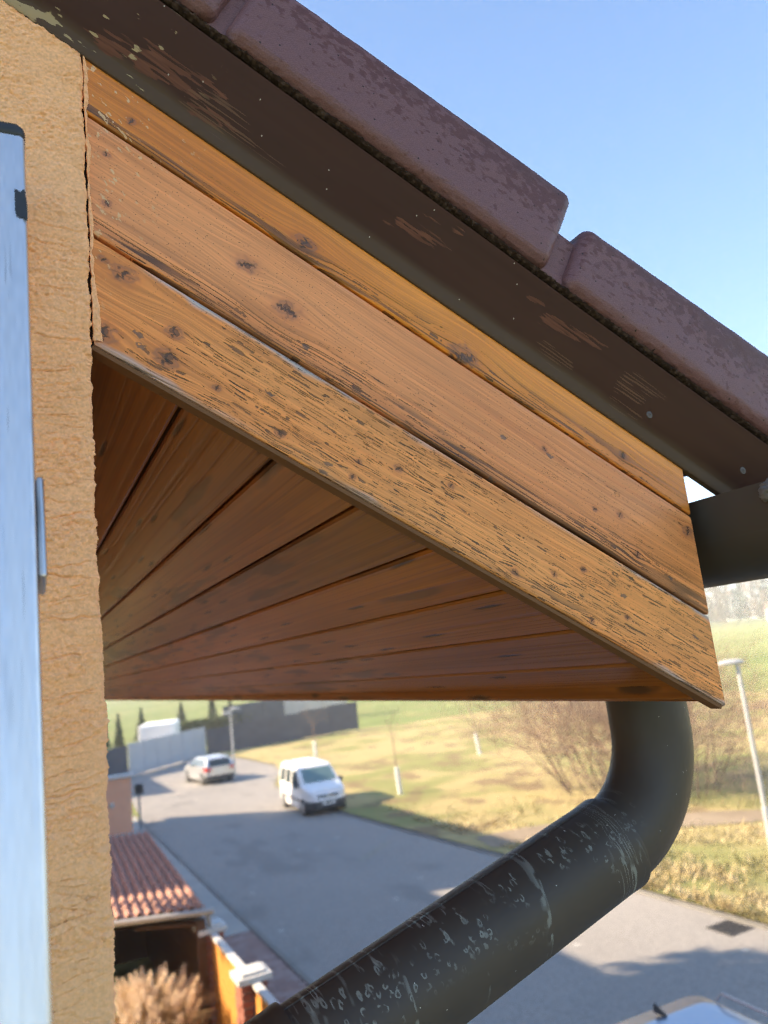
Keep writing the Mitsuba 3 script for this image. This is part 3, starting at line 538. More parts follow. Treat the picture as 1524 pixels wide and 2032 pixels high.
# drain
dk = thing('drain_grate', 'iron drain grate in the road at the edge of the grass', 'drain')
mat('iron', (0.07, 0.065, 0.06), 0.6, 0.4)
add('frame', cat_([box(10.38, 10.92, 9.15, 9.19, G0 - 0.05, G0 + 0.012), box(10.38, 10.92, 9.65, 9.69, G0 - 0.05, G0 + 0.012), box(10.38, 10.42, 9.19, 9.65, G0 - 0.05, G0 + 0.012), box(10.88, 10.92, 9.19, 9.65, G0 - 0.05, G0 + 0.012)]), 'iron', dk, smooth=False)
add('pit', box(10.42, 10.88, 9.19, 9.65, G0 + 0.001, G0 + 0.003), 'black_plastic', dk, smooth=False)  # flat black sheet standing in for the shaded hole under the bars
bar = mikit.ply(rbox(-0.23, 0.23, -0.012, 0.012, 0.0, 0.014, 0.003, 6), 'iron')
for k in range(9): scene[key(dk + '__bar')] = {**bar, 'to_world': T().translate([10.65, 9.22 + 0.05 * k, G0 + 0.003])}

# ------------------------------------------------------------------ garden: fence, shed roof, pillars, pampas grass
mat('orange_plank', lambda p, n, uv: mix((0.54, 0.25, 0.06), (0.44, 0.19, 0.045), fbm(p.y * 2, p.z * 40, p.x, octaves=3)), 0.5, 0.4)
mat('brick_a', lambda p, n, uv: mix((0.26, 0.10, 0.075), (0.34, 0.14, 0.10), fbm(p.x * 20, p.y * 20, p.z * 20, octaves=3)), 0.9, 0.2)
mat('brick_b', lambda p, n, uv: mix((0.20, 0.085, 0.07), (0.29, 0.12, 0.09), fbm(p.x * 20, p.y * 20, p.z * 20, octaves=3)), 0.9, 0.2)
mat('white_cap', (0.50, 0.50, 0.49), 0.7, 0.3)
mat('terracotta', lambda p, n, uv: mix((0.34, 0.185, 0.145), (0.27, 0.145, 0.115), fbm(p.x * 4, p.y * 4, octaves=3)) * (0.85 + 0.3 * noise(p.x * 40, p.y * 9)), 0.75, 0.3)
mat('dark_timber', (0.075, 0.04, 0.022), 0.6, 0.3)
mat('zinc', (0.42, 0.41, 0.39), 0.45, 0.5, metallic=0.5)
mat('salmon_plaster', lambda p, n, uv: mix((0.70, 0.38, 0.25), (0.76, 0.43, 0.29), fbm(p.x * 3, p.y * 3, p.z * 3, octaves=3)), 0.9, 0.2)
FX = 2.33; FT = -3.2
fen = thing('garden_fence', 'orange plank garden fence with white rail between brick pillars', 'fence')
def pillar(y, label):
    t = thing('brick_pillar', label, 'pillar', 'brick pillars of the garden fence')
    add('core', box(FX - 0.135, FX + 0.135, y - 0.135, y + 0.135, G0, FT - 0.09), 'concrete', t, smooth=False)
    brs = [[mikit.ply(rbox(-0.073 - .001 * q_, 0.073, -0.0365 - .0, 0.0365, 0, 0.066, 0.006, 6), m_, smooth=30) for m_ in ('brick_a', 'brick_b')] for q_ in (0,)][0]
    br2 = [mikit.ply(rbox(-0.075, 0.075, -0.15, 0.15, 0, 0.064, 0.008, 6), m_, smooth=30) for m_ in ('brick_a', 'brick_b')]
    for c_ in range(22):
        for h_ in (-1, 1):
            tw = T().translate([FX + float(rng.normal() * .003), y + float(rng.normal() * .003), FT - 0.09 - 0.077 * (c_ + 1)]).rotate([0, 0, 1], 90 * (c_ % 2)).translate([0.0765 * h_, 0, 0])
            scene[key(t + '__brick')] = {**br2[int(rng.random() < 0.5)], 'to_world': tw}
    add('cap', cat_([rbox(FX - 0.19, FX + 0.19, y - 0.19, y + 0.19, FT - 0.088, FT - 0.02, 0.008), rbox(FX - 0.14, FX + 0.14, y - 0.14, y + 0.14, FT - 0.03, FT + 0.01, 0.015)]), 'white_cap', t, smooth=30)
pillar(8.45, 'brick pillar with white cap nearest the downpipe in the garden fence'); pillar(10.45, 'second brick pillar with white cap, beside the tiled shed roof'); pillar(6.4, 'brick pillar with white cap hidden low behind the downpipe')
for y0, y1 in ((6.57, 8.28), (8.62, 10.28), (10.62, 17.0)):
    zt = FT - 0.115
    for k in range(4):
        add('plank', rbox(FX - 0.02, FX + 0.02, y0, y1, zt - 0.40 * (k + 1) + 0.006, zt - 0.40 * k - 0.004, 0.006), 'orange_plank', fen)
    add('top_rail', rbox(FX - 0.045, FX + 0.045, y0, y1, zt - 0.003, zt + 0.04, 0.006), 'white_cap', fen, label='white rail along the top of the planks')
    add('plinth', box(FX - 0.08, FX + 0.08, y0, y1, G0, zt - 1.60), 'concrete', fen, smooth=False)
# tiled shed along the fence
shed = thing('garden_shed', 'open fronted garden shed with red pantile roof and pale gutter', 'shed')
A, B_, Cc = np.array([2.24, 10.2, -2.95]), np.array([0.38, 10.98, -2.95]), np.array([2.56, 17.2, -3.08])
eu = (B_ - A) / np.linalg.norm(B_ - A); ev = (Cc - A) / np.linalg.norm(Cc - A); en = np.cross(ev, eu); en /= np.linalg.norm(en)
Wd, Ld = np.linalg.norm(B_ - A), np.linalg.norm(Cc - A)
NCOL, NROW = 15, 17; cw, cl = Wd / NCOL, Ld / NROW
th = np.linspace(0, 1, 15); prof_u = th * cw * 1.06; prof_h = 0.046 * np.where(th < 0.66, np.sin(np.pi * th / 0.66), -0.25 * np.sin(np.pi * (th - 0.66) / 0.34))
rowsv = np.array([0.0, 0.002, cl * 1.08])
tp = np.array([[A * 0 + eu * u_ + ev * v_ + en * (h_ + 0.016 * (1 - v_ / cl) - (0.02 if k == 0 else 0)) for u_, h_ in zip(prof_u, prof_h)] for k, v_ in enumerate(rowsv)])
tl = mikit.ply(lattice(tp), 'terracotta', smooth=40)
for j in range(NROW):
    for i in range(NCOL):
        o = A + eu * cw * i + ev * cl * j + en * float(rng.normal() * 0.002)
        scene[key(shed + '__roof__roof_tile')] = {**tl, 'to_world': T().translate(o.tolist())}
dk_ = np.array([[A + eu * u_ + ev * v_ - en * 0.03 for u_ in (0.02, Wd)] for v_ in (0.04, Ld)])
scene['garden_shed__roof'] = mikit.ply(cat_([lattice(dk_), lattice(dk_ - en * 0.1, True)]), 'dark_timber')
add('gutter', tube([A - eu * 0.10 - ev * 0.02 - en * 0.03, A + eu * Wd - ev * 0.02 - en * 0.03], 0.042, 12, cap=True), 'zinc', shed, smooth=40)
bd = []
for (p_, q__) in ((A + eu * .06, A + eu * 0.1), (A + eu * (Wd - .2), A + eu * (Wd - .1)), (Cc + eu * .06, Cc + eu * .1)):
    bd.append(rbox(p_[0] - .06, p_[0] + .06, p_[1] + .05, p_[1] + .17, G0, p_[2] - .14, 0.008))
for m_ in bd: add('post', m_, 'dark_timber', shed)
add('back_wall', box(0.2, 2.5, 15.6, 15.7, G0, -3.2), 'dark_timber', shed, smooth=False)
add('added_side_wall', box(0.16, 0.22, 10.9, 15.7, G0, -3.1), 'dark_timber', shed, smooth=False)  # side added to close the shed so its inside falls darker
for k in range(5): add('added_shade_lining', rbox(2.215, 2.245, 10.72, 15.58, G0 + 0.05 + 0.36 * k, G0 + 0.40 + 0.36 * k, 0.006), 'dark_timber', shed)  # dark boards added over the planks to make the shed interior look shaded
add('downpipe', tube([A - eu * 0.02 + [0, 0, -.06], A + [0.06, 0.12, -.2], A + [0.08, 0.15, -.5], A + [0.08, 0.15, -1.9]], 0.032, 10), 'zinc', shed, smooth=True)
add('brace', tube([A + eu * .1 + [0, .11, -0.2], A + eu * .9 + [0, .11, -.15]], 0.03, 6), 'dark_timber', shed)
# pampas grass
pg = thing('pampas_grass', 'clump of pale dry ornamental grass with feathery plumes in the garden corner', 'plant')
mat('plume', (0.78, 0.66, 0.50), 0.8, 0.2)
mat('reed', (0.42, 0.30, 0.17), 0.8, 0.2)
vs, st = [], []
c0 = np.array([1.45, 10.1, G0])
for k in range(150):
    a = rng.random() * 6.283; r = 0.5 * math.sqrt(rng.random()); lean = 0.25 + 0.5 * r
    top = c0 + [r * math.cos(a) * 1.1, r * math.sin(a), 1.20 + 0.34 * rng.random() - 0.45 * r]
    base = c0 + [0.25 * r * math.cos(a), 0.25 * r * math.sin(a), 0]
    mid = (base + top) / 2 - [0.06 * math.cos(a), 0.06 * math.sin(a), -0.05]
    st.append(tube([base, mid, top], 0.004, 4))
    n_ = 170; tt = rng.random(n_); ax_ = np.array([0.12 * math.cos(a), 0.12 * math.sin(a), 0.19])
    p0 = top + tt[:, None] * ax_ - [0, 0, 0.12]; dr_ = rng.normal(size=(n_, 3)); dr_ /= np.linalg.norm(dr_, axis=1)[:, None]; dr_ = dr_ * (0.025 + 0.045 * np.sin(np.pi * np.clip(tt[:, None], .05, .95))) + ax_ * 0.06
    sd2 = np.cross(dr_, rng.normal(size=(n_, 3))); sd2 = sd2 / np.linalg.norm(sd2, axis=1)[:, None] * 0.0028
    vs.append(np.stack([p0 - sd2, p0 + sd2, p0 + dr_], 1).reshape(-1, 3))
v = np.concatenate(vs); add('plumes', trimesh.Trimesh(v, np.arange(len(v)).reshape(-1, 3), process=False), 'plume', pg, smooth=False, kind='stuff')
for k in range(500):
    a = rng.random() * 6.283; l = 0.6 + 0.9 * rng.random(); b = c0 + [0.2 * math.cos(a), 0.2 * math.sin(a), 0.0]
    st.append(tube([b, b + [0.2 * l * math.cos(a), 0.2 * l * math.sin(a), 0.75 * l], b + [0.5 * l * math.cos(a), 0.5 * l * math.sin(a), 0.8 * l]], [0.005, 0.004, 0.001], 3))
add('reeds', cat_(st), 'reed', pg, smooth=False, kind='stuff')
# branching plants
def branch(p, d, length, rad, depth, out, spread=0.6, kids=(2, 4), shrink=0.72, up=0.12, sides=4):
    n = 3; pts = [p]; dd = d.copy()
    for k in range(n):
        dd = dd + rng.normal(size=3) * 0.13 + [0, 0, up * 0.4]; dd /= np.linalg.norm(dd); pts.append(pts[-1] + dd * length / n)
    out.append(tube(pts, np.linspace(rad, rad * 0.62, n + 1), sides if depth > 1 else 3))
    if depth == 0: return
    for k in range(int(rng.integers(*kids)) + 1):
        t = 0.35 + 0.65 * rng.random() if k else 1.0
        q_ = pts[min(n, int(t * n + 0.5))]; nd = dd + rng.normal(size=3) * spread; nd[2] = nd[2] * 0.8 + up; nd /= np.linalg.norm(nd)
        branch(q_, nd, length * shrink * (0.75 + 0.5 * rng.random()), rad * 0.55, depth - 1, out, spread, kids, shrink, up, sides)
mat('bark', (0.17, 0.125, 0.10), 0.9, 0.1); mat('twig', (0.33, 0.235, 0.175), 0.85, 0.15)
def bush(name, c, h, stems, depth, label, cat, seed, r0=0.045, spread=0.6, group=None, base=1.5):
    global rng
    keep, rng = rng, np.random.default_rng(seed); tr, tw_ = [], []
    t = thing(name, label, cat, group)
    for k in range(stems):
        a = rng.random() * 6.283; rb_ = math.sqrt(rng.random()); d = np.array([0.55 * math.cos(a), 0.55 * math.sin(a), 1.0]); d /= np.linalg.norm(d)
        o = []; branch(np.array(c) + [base * rb_ * math.cos(a), base * rb_ * math.sin(a), -0.05], d, h * 0.36, r0, depth, o, spread)
        tr.append(o[0]); tw_ += o[1:]
    add('trunk', cat_(tr), 'bark', t, smooth=False); add('twigs', cat_(tw_), 'twig', t, smooth=False, kind='stuff')
    rng = keep
bush('bare_bush', (17.5, 19.9, G0 + .05), 5.6, 30, 5, 'leafless bush showing left of the downpipe bend on the lawn', 'bush', 5, 0.027, group='leafless bushes behind the downpipe')
bush('bare_bush', (18.4, 17.6, G0 + .05), 5.2, 28, 5, 'leafless bush showing right of the downpipe bend, before the lamp post', 'bush', 6, 0.027, group='leafless bushes behind the downpipe')
mat('white_paint', (0.80, 0.80, 0.78), 0.6, 0.3)
def sapling(x, y, hg, label, seed, lean=0.0):
    global rng
    keep, rng = rng, np.random.default_rng(seed); t = thing('young_tree', label, 'tree', 'young trees with white trunk guards'); z = float(lawn_z(x, y)); o = []
    top = np.array([x - lean * 1.6, y, z + 2.0])
    add('trunk', tube([(x, y, z - .1), (x - lean * .8, y, z + 1.0), top], [0.03, 0.024, 0.016], 8), 'twig', t, smooth=True)
    add('trunk_guard', tube([(x, y, z - .02), (x - lean * hg * .5, y, z + hg * .5), (x - lean * hg * .8, y, z + hg)], 0.085, 12, cap=True), 'white_paint', t, smooth=40, label='white guard round the foot of the trunk')
    for k in range(5): 
        d = np.array([rng.normal() * .5, rng.normal() * .5, 1.0]); branch(top - [0, 0, 0.25 * rng.random()], d / np.linalg.norm(d), 0.7, 0.006, 2, o, 0.5)
    add('crown', cat_(o), 'twig', t, smooth=False); rng = keep
sapling(12.74, 25.71, 0.95, 'young tree with white trunk guard nearest the parked white van', 1, 0.06)
sapling(20.1, 31.75, 1.0, 'young tree with white trunk guard farthest right on the dry lawn', 2, 0.12)
sapling(14.6, 39.5, 1.0, 'young tree with white trunk guard behind the roof of the white van', 3, 0.0)

# ------------------------------------------------------------------ salmon wall end, gate, far fences
w_ = thing('garden_wall', 'salmon plastered wall end with white coping at the kerb', 'wall')
add('wall_body', box(0.6, 3.72, 28.7, 29.0, G0, -3.1), 'salmon_plaster', w_, smooth=False)
add('coping', rbox(0.5, 3.82, 28.6, 29.1, -3.097, -2.98, 0.015), 'white_cap', w_)
add('lamp', trimesh.creation.icosphere(2, 0.09, ).apply_translation((3.05, 28.68, -3.95)), 'white_cap', w_, smooth=True)
lp = thing('letter_box', 'dark letter box on a thin post beside the salmon wall', 'letter box')
mat('blue_grey', (0.12, 0.15, 0.19), 0.5, 0.4)
add('post', tube([(3.98, 28.75, G0), (3.98, 28.75, -3.35)], 0.035, 10, cap=True), 'blue_grey', lp, smooth=40)
add('box', rbox(3.84, 4.12, 28.6, 28.85, -3.72, -3.38, 0.02), 'black_plastic', lp)
mat('anthracite', lambda p, n, uv: mix((0.060, 0.070, 0.092), (0.082, 0.094, 0.120), fbm(p.x * 2, p.y * 2, p.z * 2, octaves=3)), 0.7, 0.35)
mat('gate_grey', (0.36, 0.40, 0.45), 0.5, 0.4)
mat('pale_boards', lambda p, n, uv: mix((0.52, 0.47, 0.42), (0.62, 0.57, 0.52), noise(p.x * 3, p.y * 3)), 0.8, 0.2)
def panel_fence(name, p, q, zt, zb, n, m_, label, postm=None, gap=0.03, cat='fence'):
    t = thing(name, label, cat); p, q = np.array(p, float), np.array(q, float); L = np.linalg.norm(q - p); a = math.degrees(math.atan2(q[1] - p[1], q[0] - p[0])); w = L / n
    z0_, z1_ = (zb if hasattr(zb, '__len__') else (zb, zb)), (zt if hasattr(zt, '__len__') else (zt, zt))
    for k in range(n):
        f = (k + .5) / n; c_ = p + (q - p) * f; b, tp_ = z0_[0] + (z0_[1] - z0_[0]) * f, z1_[0] + (z1_[1] - z1_[0]) * f
        add('panel', rbox(-w / 2 + gap, w / 2 - gap, -0.03, 0.03, b, tp_, 0.008), m_, t, tw=T().translate([c_[0], c_[1], 0]).rotate([0, 0, 1], a))
    for k in range(n + 1):
        f = k / n; c_ = p + (q - p) * f; b, tp_ = z0_[0] + (z0_[1] - z0_[0]) * f, z1_[0] + (z1_[1] - z1_[0]) * f
        add('post', rbox(c_[0] - .05, c_[0] + .05, c_[1] - .05, c_[1] + .05, b - .3, tp_ + .03, 0.01), postm or m_, t)
    return t
panel_fence('sliding_gate', (5.96, 46.6), (11.5, 52.2), -3.15, -4.93, 6, 'gate_grey', 'long light grey gate across the end of the road', gap=0.012, cat='gate')
panel_fence('panel_fence', (11.75, 52.5), (23.2, 53.4), (-3.4, -2.85), (-5.05, -4.85), 5, 'anthracite', 'long dark grey panel fence running along the lawn behind the lamp post', gap=0.006)
panel_fence('panel_fence', (16.5, 67.0), (22.6, 69.0), (-2.55, -2.45), (-5.05, -5.05), 3, 'anthracite', 'shorter dark grey panel fence standing behind the long one', gap=0.006)
panel_fence('pale_board_fence', (22.7, 69.0), (28.0, 66.8), (-2.4, -2.3), (-5.05, -5.05), 7, 'pale_boards', 'pale board fence behind the right end of the dark fence')
panel_fence('low_wall', (2.0, 44.6), (5.8, 46.5), -3.25, -5.05, 2, 'anthracite', 'low dark wall left of the light grey gate', cat='wall')
mat('orange_post', (0.62, 0.33, 0.12), 0.7, 0.3)
ob = thing('playhouse', 'small orange wooden playhouse roof behind the pale board fence', 'playhouse')
add('wall', rbox(28.0, 29.0, 69.0, 70.2, -5.1, -2.1, 0.02), 'orange_post', ob); add('roof', prism_y([(27.8, -2.1), (29.2, -2.1), (28.5, -1.5)], 68.9, 70.3), 'orange_post', ob)

# ------------------------------------------------------------------ lamp posts
mat('lamp_grey', (0.50, 0.51, 0.52), 0.5, 0.5, metallic=0.3)
def lamp(x, y, zt, label, arms):
    t = thing('street_lamp', label, 'street lamp', 'street lamps')
    add('pole', tube([(x, y, G0), (x, y, G0 + 1.0), (x, y, G0 + 1.02), (x, y, zt)], [0.075, 0.07, 0.05, 0.04], 14), 'lamp_grey', t, smooth=40)
    for (dx, dy, dz) in arms:
        L = np.array([dx, dy, 0]); c_ = np.array([x, y, zt + dz]); 
        add('arm', tube([c_ + [0, 0, -.05], c_ + L * 0.4], 0.028, 8), 'lamp_grey', t)
        b = trimesh.creation.icosphere(3, 1.0); b.vertices = b.vertices * [0.30, 0.13, 0.075]; b.vertices[:, 2] = np.maximum(b.vertices[:, 2], -0.03)
        b.apply_transform(trimesh.transformations.rotation_matrix(math.atan2(dy, dx), [0, 0, 1])); b.apply_translation(c_ + L * 0.55)
        add('lamp_head', b, 'white_cap', t, smooth=True)
lamp(14.42, 11.42, -0.92, 'white street lamp on the right with a flat head over the field', [(-0.22, 0.10, 0.0)])
lamp(9.86, 38.35, -1.72, 'small double headed street lamp beside the silver estate car', [(-0.35, -0.12, -0.1), (0.45, 0.1, 0.08)])

# ------------------------------------------------------------------ cars
mat('car_white', (0.80, 0.81, 0.82), 0.25, 0.5, clearcoat=1.0); mat('car_silver', (0.60, 0.62, 0.65), 0.28, 0.5, metallic=0.6, clearcoat=1.0)
mat('car_blue', (0.27, 0.33, 0.43), 0.22, 0.5, metallic=0.75, clearcoat=1.0)
mat('car_glass', (0.035, 0.05, 0.055), 0.06, 0.8); mat('screen_glass', (0.15, 0.24, 0.24), 0.08, 0.8)
mat('rubber', (0.03, 0.03, 0.03), 0.85, 0.2); mat('bumper_grey', (0.06, 0.065, 0.07), 0.6, 0.3); mat('alloy', (0.5, 0.5, 0.5), 0.35, 0.5, metallic=0.8)
mat('tail_red', (0.45, 0.03, 0.03), 0.2, 0.6); mat('head_lens', (0.65, 0.68, 0.70), 0.12, 0.7); mat('plate_white', (0.75, 0.75, 0.72), 0.5, 0.3); mat('chrome', (0.7, 0.7, 0.7), 0.15, 0.5, metallic=1.0)
XS = np.array([[1, 0, 0, 0], [0, 0, -1, 0], [0, 1, 0, 0]], float); XF = np.array([[0, 0, 1, 0], [1, 0, 0, 0], [0, 1, 0, 0]], float)
def cs(poly, r=0.0):
    g = sg.Polygon(poly)
    if r: g = g.buffer(-r, quad_segs=5).buffer(r, quad_segs=5)
    return m3.CrossSection([np.array(sg.polygon.orient(g).exterior.coords[:-1])])
def side(poly, W, r=0.0): return m3.Manifold.extrude(cs(poly, r), W).transform(XS).translate((0, W / 2, 0))
def front(poly, L, r=0.0): return m3.Manifold.extrude(cs(poly, r), L).transform(XF)
def make_car(name, label, prof, frontp, L, W, wheels, wr, sidewin, wind, rearwin, paint, tw, nose='van', plate='rear', glass='car_glass', rails=True, railm='bumper_grey'):
    t = thing(name, label, 'van' if 'van' in name else 'car')
    P_ = lambda nm, m, mt, parent=None, sm=35, lb=None: add(nm, m, mt, parent or t, smooth=sm, tw=tw, label=lb)
    top = sg.Polygon([(0, -W / 2 + .22), (.10, -W / 2 + .06), (.55, -W / 2), (L - .75, -W / 2), (L - .2, -W / 2 + .10), (L - .02, -W / 2 + .34), (L, 0), (L - .02, W / 2 - .34), (L - .2, W / 2 - .10), (L - .75, W / 2), (.55, W / 2), (.10, W / 2 - .06), (0, W / 2 - .22)])
    topm = m3.Manifold.extrude(cs(list(top.exterior.coords)[:-1], 0.06), 3)
    shell = side(prof, W + 1, 0.06) ^ front(frontp, L + 0.5, 0.05) ^ topm
    sm_ = M(shell.refine_to_length(0.075)); sm_.merge_vertices(); trimesh.smoothing.filter_taubin(sm_, lamb=0.6, nu=0.3, iterations=12)
    sm_ = m3.Manifold(m3.Mesh(np.array(sm_.vertices, np.float32), np.array(sm_.faces, np.uint32)))
    if sm_.status() == m3.Error.NoError and sm_.volume() > 0.5 * shell.volume(): shell = sm_
    else: print('car smoothing failed')
    body = shell
    for x in wheels:
        body = body - m3.Manifold.cylinder(W + 2, wr * 1.17, wr * 1.17, 32).rotate((90, 0, 0)).translate((x, W / 2 + 1, wr)) ^ m3.Manifold.cube((20, 20, 20), True)
        body = body + (m3.Manifold.cube((wr * 2.4, W - 0.5, wr * 2), True).translate((x, 0, wr * 1.15)) ^ shell)
    body = M(body)
    P_('body', body, paint)
    big = shell.translate((-L / 2, 0, -0.9)).scale((1.004, 1.006, 1.006)).translate((L / 2, 0, 0.9))
    skin = big - shell
    for x0_, x1_, pl_ in sidewin:
        pane = skin ^ side(pl_, 4, 0.03)
        for sgn in (-1, 1):
            half = pane ^ m3.Manifold.cube((20, 2, 5)).translate((-5, 0.45 if sgn > 0 else -2.45, 0))
            if half.num_tri(): P_('side_window', M(half), glass)
    P_('windscreen', M(skin ^ front(wind[2], wind[1] - wind[0], 0.05).translate((wind[0], 0, 0)) ^ m3.Manifold.cube((20, 20, 10), True)), 'screen_glass')
    if rearwin: P_('rear_window', M(skin ^ front(rearwin[2], rearwin[1] - rearwin[0], 0.05).translate((rearwin[0], 0, 0))), glass)
    for x in wheels:
        for sgn in (-1, 1):
            tyre = m3.Manifold.cylinder(0.19, wr, wr, 28) ; rim = m3.Manifold.cylinder(0.02, wr * 0.64, wr * 0.60, 28)
            A_ = lambda mm: M(mm.rotate((90 if sgn < 0 else -90, 0, 0)).translate((x, sgn * (W / 2 - 0.20), wr)))
            wk = P_('wheel', A_(tyre), 'rubber'); P_('rim', A_(rim.translate((0, 0, 0.19)) - m3.Manifold.batch_boolean([m3.Manifold.cylinder(0.1, wr * .12, wr * .12, 8).translate((wr * .38 * math.cos(q_), wr * .38 * math.sin(q_), .1)).translate((0, 0, 0.05)) for q_ in np.arange(5) * 1.2566], m3.OpType.Add)), 'alloy', wk)
    for sgn in (-1, 1):
        mx = wind[1] - 0.35 if nose == 'van' else wind[1] - 0.55
        P_('wing_mirror', rbox(mx - .09, mx + .09, sgn * (W / 2 + .10) - .09, sgn * (W / 2 + .10) + .09, 1.02, 1.2, 0.04), paint if nose != 'van' else 'bumper_grey')
    if rails:
        zt = max(z for _, z in prof); xa, xb = rails
        for sgn in (-1, 1): P_('roof_rail', tube([(xa, sgn * (W / 2 - .30), zt - .05), (xa + .08, sgn * (W / 2 - .30), zt + .03), (xb - .08, sgn * (W / 2 - .31), zt + .03), (xb, sgn * (W / 2 - .31), zt - .05)], 0.015, 8), railm)
    return t, P_, shell, skin, big
# small white van, facing the camera
vp = [(0.0, 0.28), (0.0, 0.95), (0.10, 1.62), (0.28, 1.80), (1.3, 1.85), (2.35, 1.80), (2.62, 1.70), (3.32, 1.12), (3.90, 0.93), (4.05, 0.72), (4.10, 0.50), (4.06, 0.25), (3.6, 0.2), (0.2, 0.2)]
vf_ = [(-.83, .2), (.83, .2), (.85, .6), (.84, 1.0), (.70, 1.72), (.60, 1.80), (.3, 1.86), (-.3, 1.86), (-.60, 1.80), (-.70, 1.72), (-.84, 1.0), (-.85, .6)]
tw = T().translate([9.82, 28.7, G0]).rotate([0, 0, 1], -92.0).scale(0.885)
sw = [(0, 0, [(.32, 1.08), (.36, 1.58), (.98, 1.60), (.98, 1.08)]), (0, 0, [(1.12, 1.07), (1.12, 1.60), (1.78, 1.60), (1.78, 1.07)]), (0, 0, [(1.94, 1.06), (1.94, 1.60), (2.40, 1.58), (2.95, 1.16), (2.98, 1.06)])]
t, P_, shell, skin, big = make_car('parked_van', 'small white parked van with side windows facing the camera on the asphalt', vp, vf_, 4.10, 1.70, (0.72, 3.38), 0.30, sw,
    (2.55, 3.34, [(-.68, 1.16), (-.60, 1.66), (.60, 1.66), (.68, 1.16)]), (-0.2, 0.3, [(-.6, 1.1), (-.55, 1.6), (.55, 1.6), (.6, 1.1)]), 'car_white', tw, rails=(0.3, 2.2))
P_('front_bumper', M(m3.Manifold.cube((0.5, 1.72, 0.33)).translate((3.72, -.86, 0.22)) ^ big.scale((1.004, 1.01, 1.0))), 'bumper_grey')
P_('grille', M(skin ^ front([(-.42, .66), (.42, .66), (.46, .76), (-.46, .76)], 2).translate((3.3, 0, 0))), 'bumper_grey')
P_('badge', rbox(4.075, 4.10, -.06, .06, .66, .78, 0.012), 'chrome')
P_('number_plate', rbox(4.09, 4.118, -.26, .26, .40, .51, 0.005), 'plate_white')
for sgn in (-1, 1): P_('headlight', M(skin ^ front([(sgn * .50, .66), (sgn * .80, .70), (sgn * .78, .90), (sgn * .52, .84)] if sgn > 0 else [(sgn * .52, .84), (sgn * .78, .90), (sgn * .80, .70), (sgn * .50, .66)], 1.0).translate((3.4, 0, 0))), 'head_lens')
for sgn in (-1, 1): P_('side_moulding', rbox(0.95, 3.05, sgn * .85 - .012, sgn * .85 + .012, .50, .58, 0.008), 'bumper_grey')
# silver estate, rear to the camera
ep = [(0.0, 0.30), (0.0, 0.95), (0.30, 1.36), (0.55, 1.45), (1.6, 1.50), (2.3, 1.44), (3.05, 1.00), (3.9, 0.86), (4.35, 0.66), (4.40, 0.40), (4.3, 0.22), (0.2, 0.22)]
ef = [(-.85, .22), (.85, .22), (.89, .6), (.88, .95), (.66, 1.42), (.5, 1.49), (.2, 1.52), (-.2, 1.52), (-.5, 1.49), (-.66, 1.42), (-.88, .95), (-.89, .6)]
esw = [(0, 0, [(.35, 1.0), (.60, 1.34), (1.05, 1.36), (1.05, 1.0)]), (0, 0, [(1.15, .99), (1.15, 1.37), (1.75, 1.37), (1.75, .98)]), (0, 0, [(1.84, .98), (1.84, 1.37), (2.2, 1.34), (2.72, 1.04), (2.74, .97)])]
tw = T().translate([9.0, 37.55, G0]).rotate([0, 0, 1], 97).scale(0.84)
t, P_, shell, skin, big = make_car('parked_estate_car', 'silver estate car parked with its rear to the camera near the gate', ep, ef, 4.40, 1.78, (0.78, 3.42), 0.31, esw,
    (2.2, 3.05, [(-.7, 1.0), (-.58, 1.40), (.58, 1.40), (.7, 1.0)]), (-0.2, 0.42, [(-.66, .98), (-.56, 1.36), (.56, 1.36), (.66, .98)]), 'car_silver', tw, nose='car', rails=(0.5, 2.1))
P_('number_plate', rbox(-0.02, 0.01, -.26, .26, .66, .77, 0.005), 'plate_white')
P_('rear_bumper', M(m3.Manifold.cube((0.5, 1.8, 0.25)).translate((-0.1, -.9, 0.24)) ^ big), 'bumper_grey')
for sgn in (-1, 1): P_('tail_light', M(skin ^ m3.Manifold.cube((0.6, 0.34, 0.22)).translate((-0.15, sgn * .73 - .17, .74))), 'tail_red')
# blue car right under the camera, only its roof in view
tw = T().translate([5.34, 6.06, G0]).rotate([0, 0, 1], -92)
bp = [(0.0, 0.30), (0.0, 0.95), (0.16, 1.22), (0.42, 1.44), (0.75, 1.53), (1.6, 1.57), (2.4, 1.50), (3.15, 1.04), (3.9, 0.90), (4.30, 0.68), (4.35, 0.40), (4.3, 0.22), (0.2, 0.22)]
bf = [(-.86, .22), (.86, .22), (.90, .6), (.89, .95), (.72, 1.36), (.66, 1.46), (.55, 1.52), (.36, 1.56), (.15, 1.58), (-.15, 1.58), (-.36, 1.56), (-.55, 1.52), (-.66, 1.46), (-.72, 1.36), (-.89, .95), (-.90, .6)]
t, P_, shell, skin, big = make_car('parked_blue_car', 'pale blue car right below the house, only its curved roof in view', bp, bf, 4.35, 1.80, (0.78, 3.42), 0.31, esw,
    (2.3, 3.15, [(-.7, 1.05), (-.62, 1.46), (.62, 1.46), (.7, 1.05)]), (-0.2, 0.40, [(-.66, 1.0), (-.58, 1.36), (.58, 1.36), (.66, 1.0)]), 'car_blue', tw, nose='car', rails=(0.8, 2.2), railm='alloy')
P_('aerial_fin', M(m3.Manifold.batch_hull([m3.Manifold.sphere(0.014, 12).translate(q_) for q_ in ((0.62, 0, 1.53), (0.76, 0, 1.54), (0.63, 0, 1.59))])), 'bumper_grey')
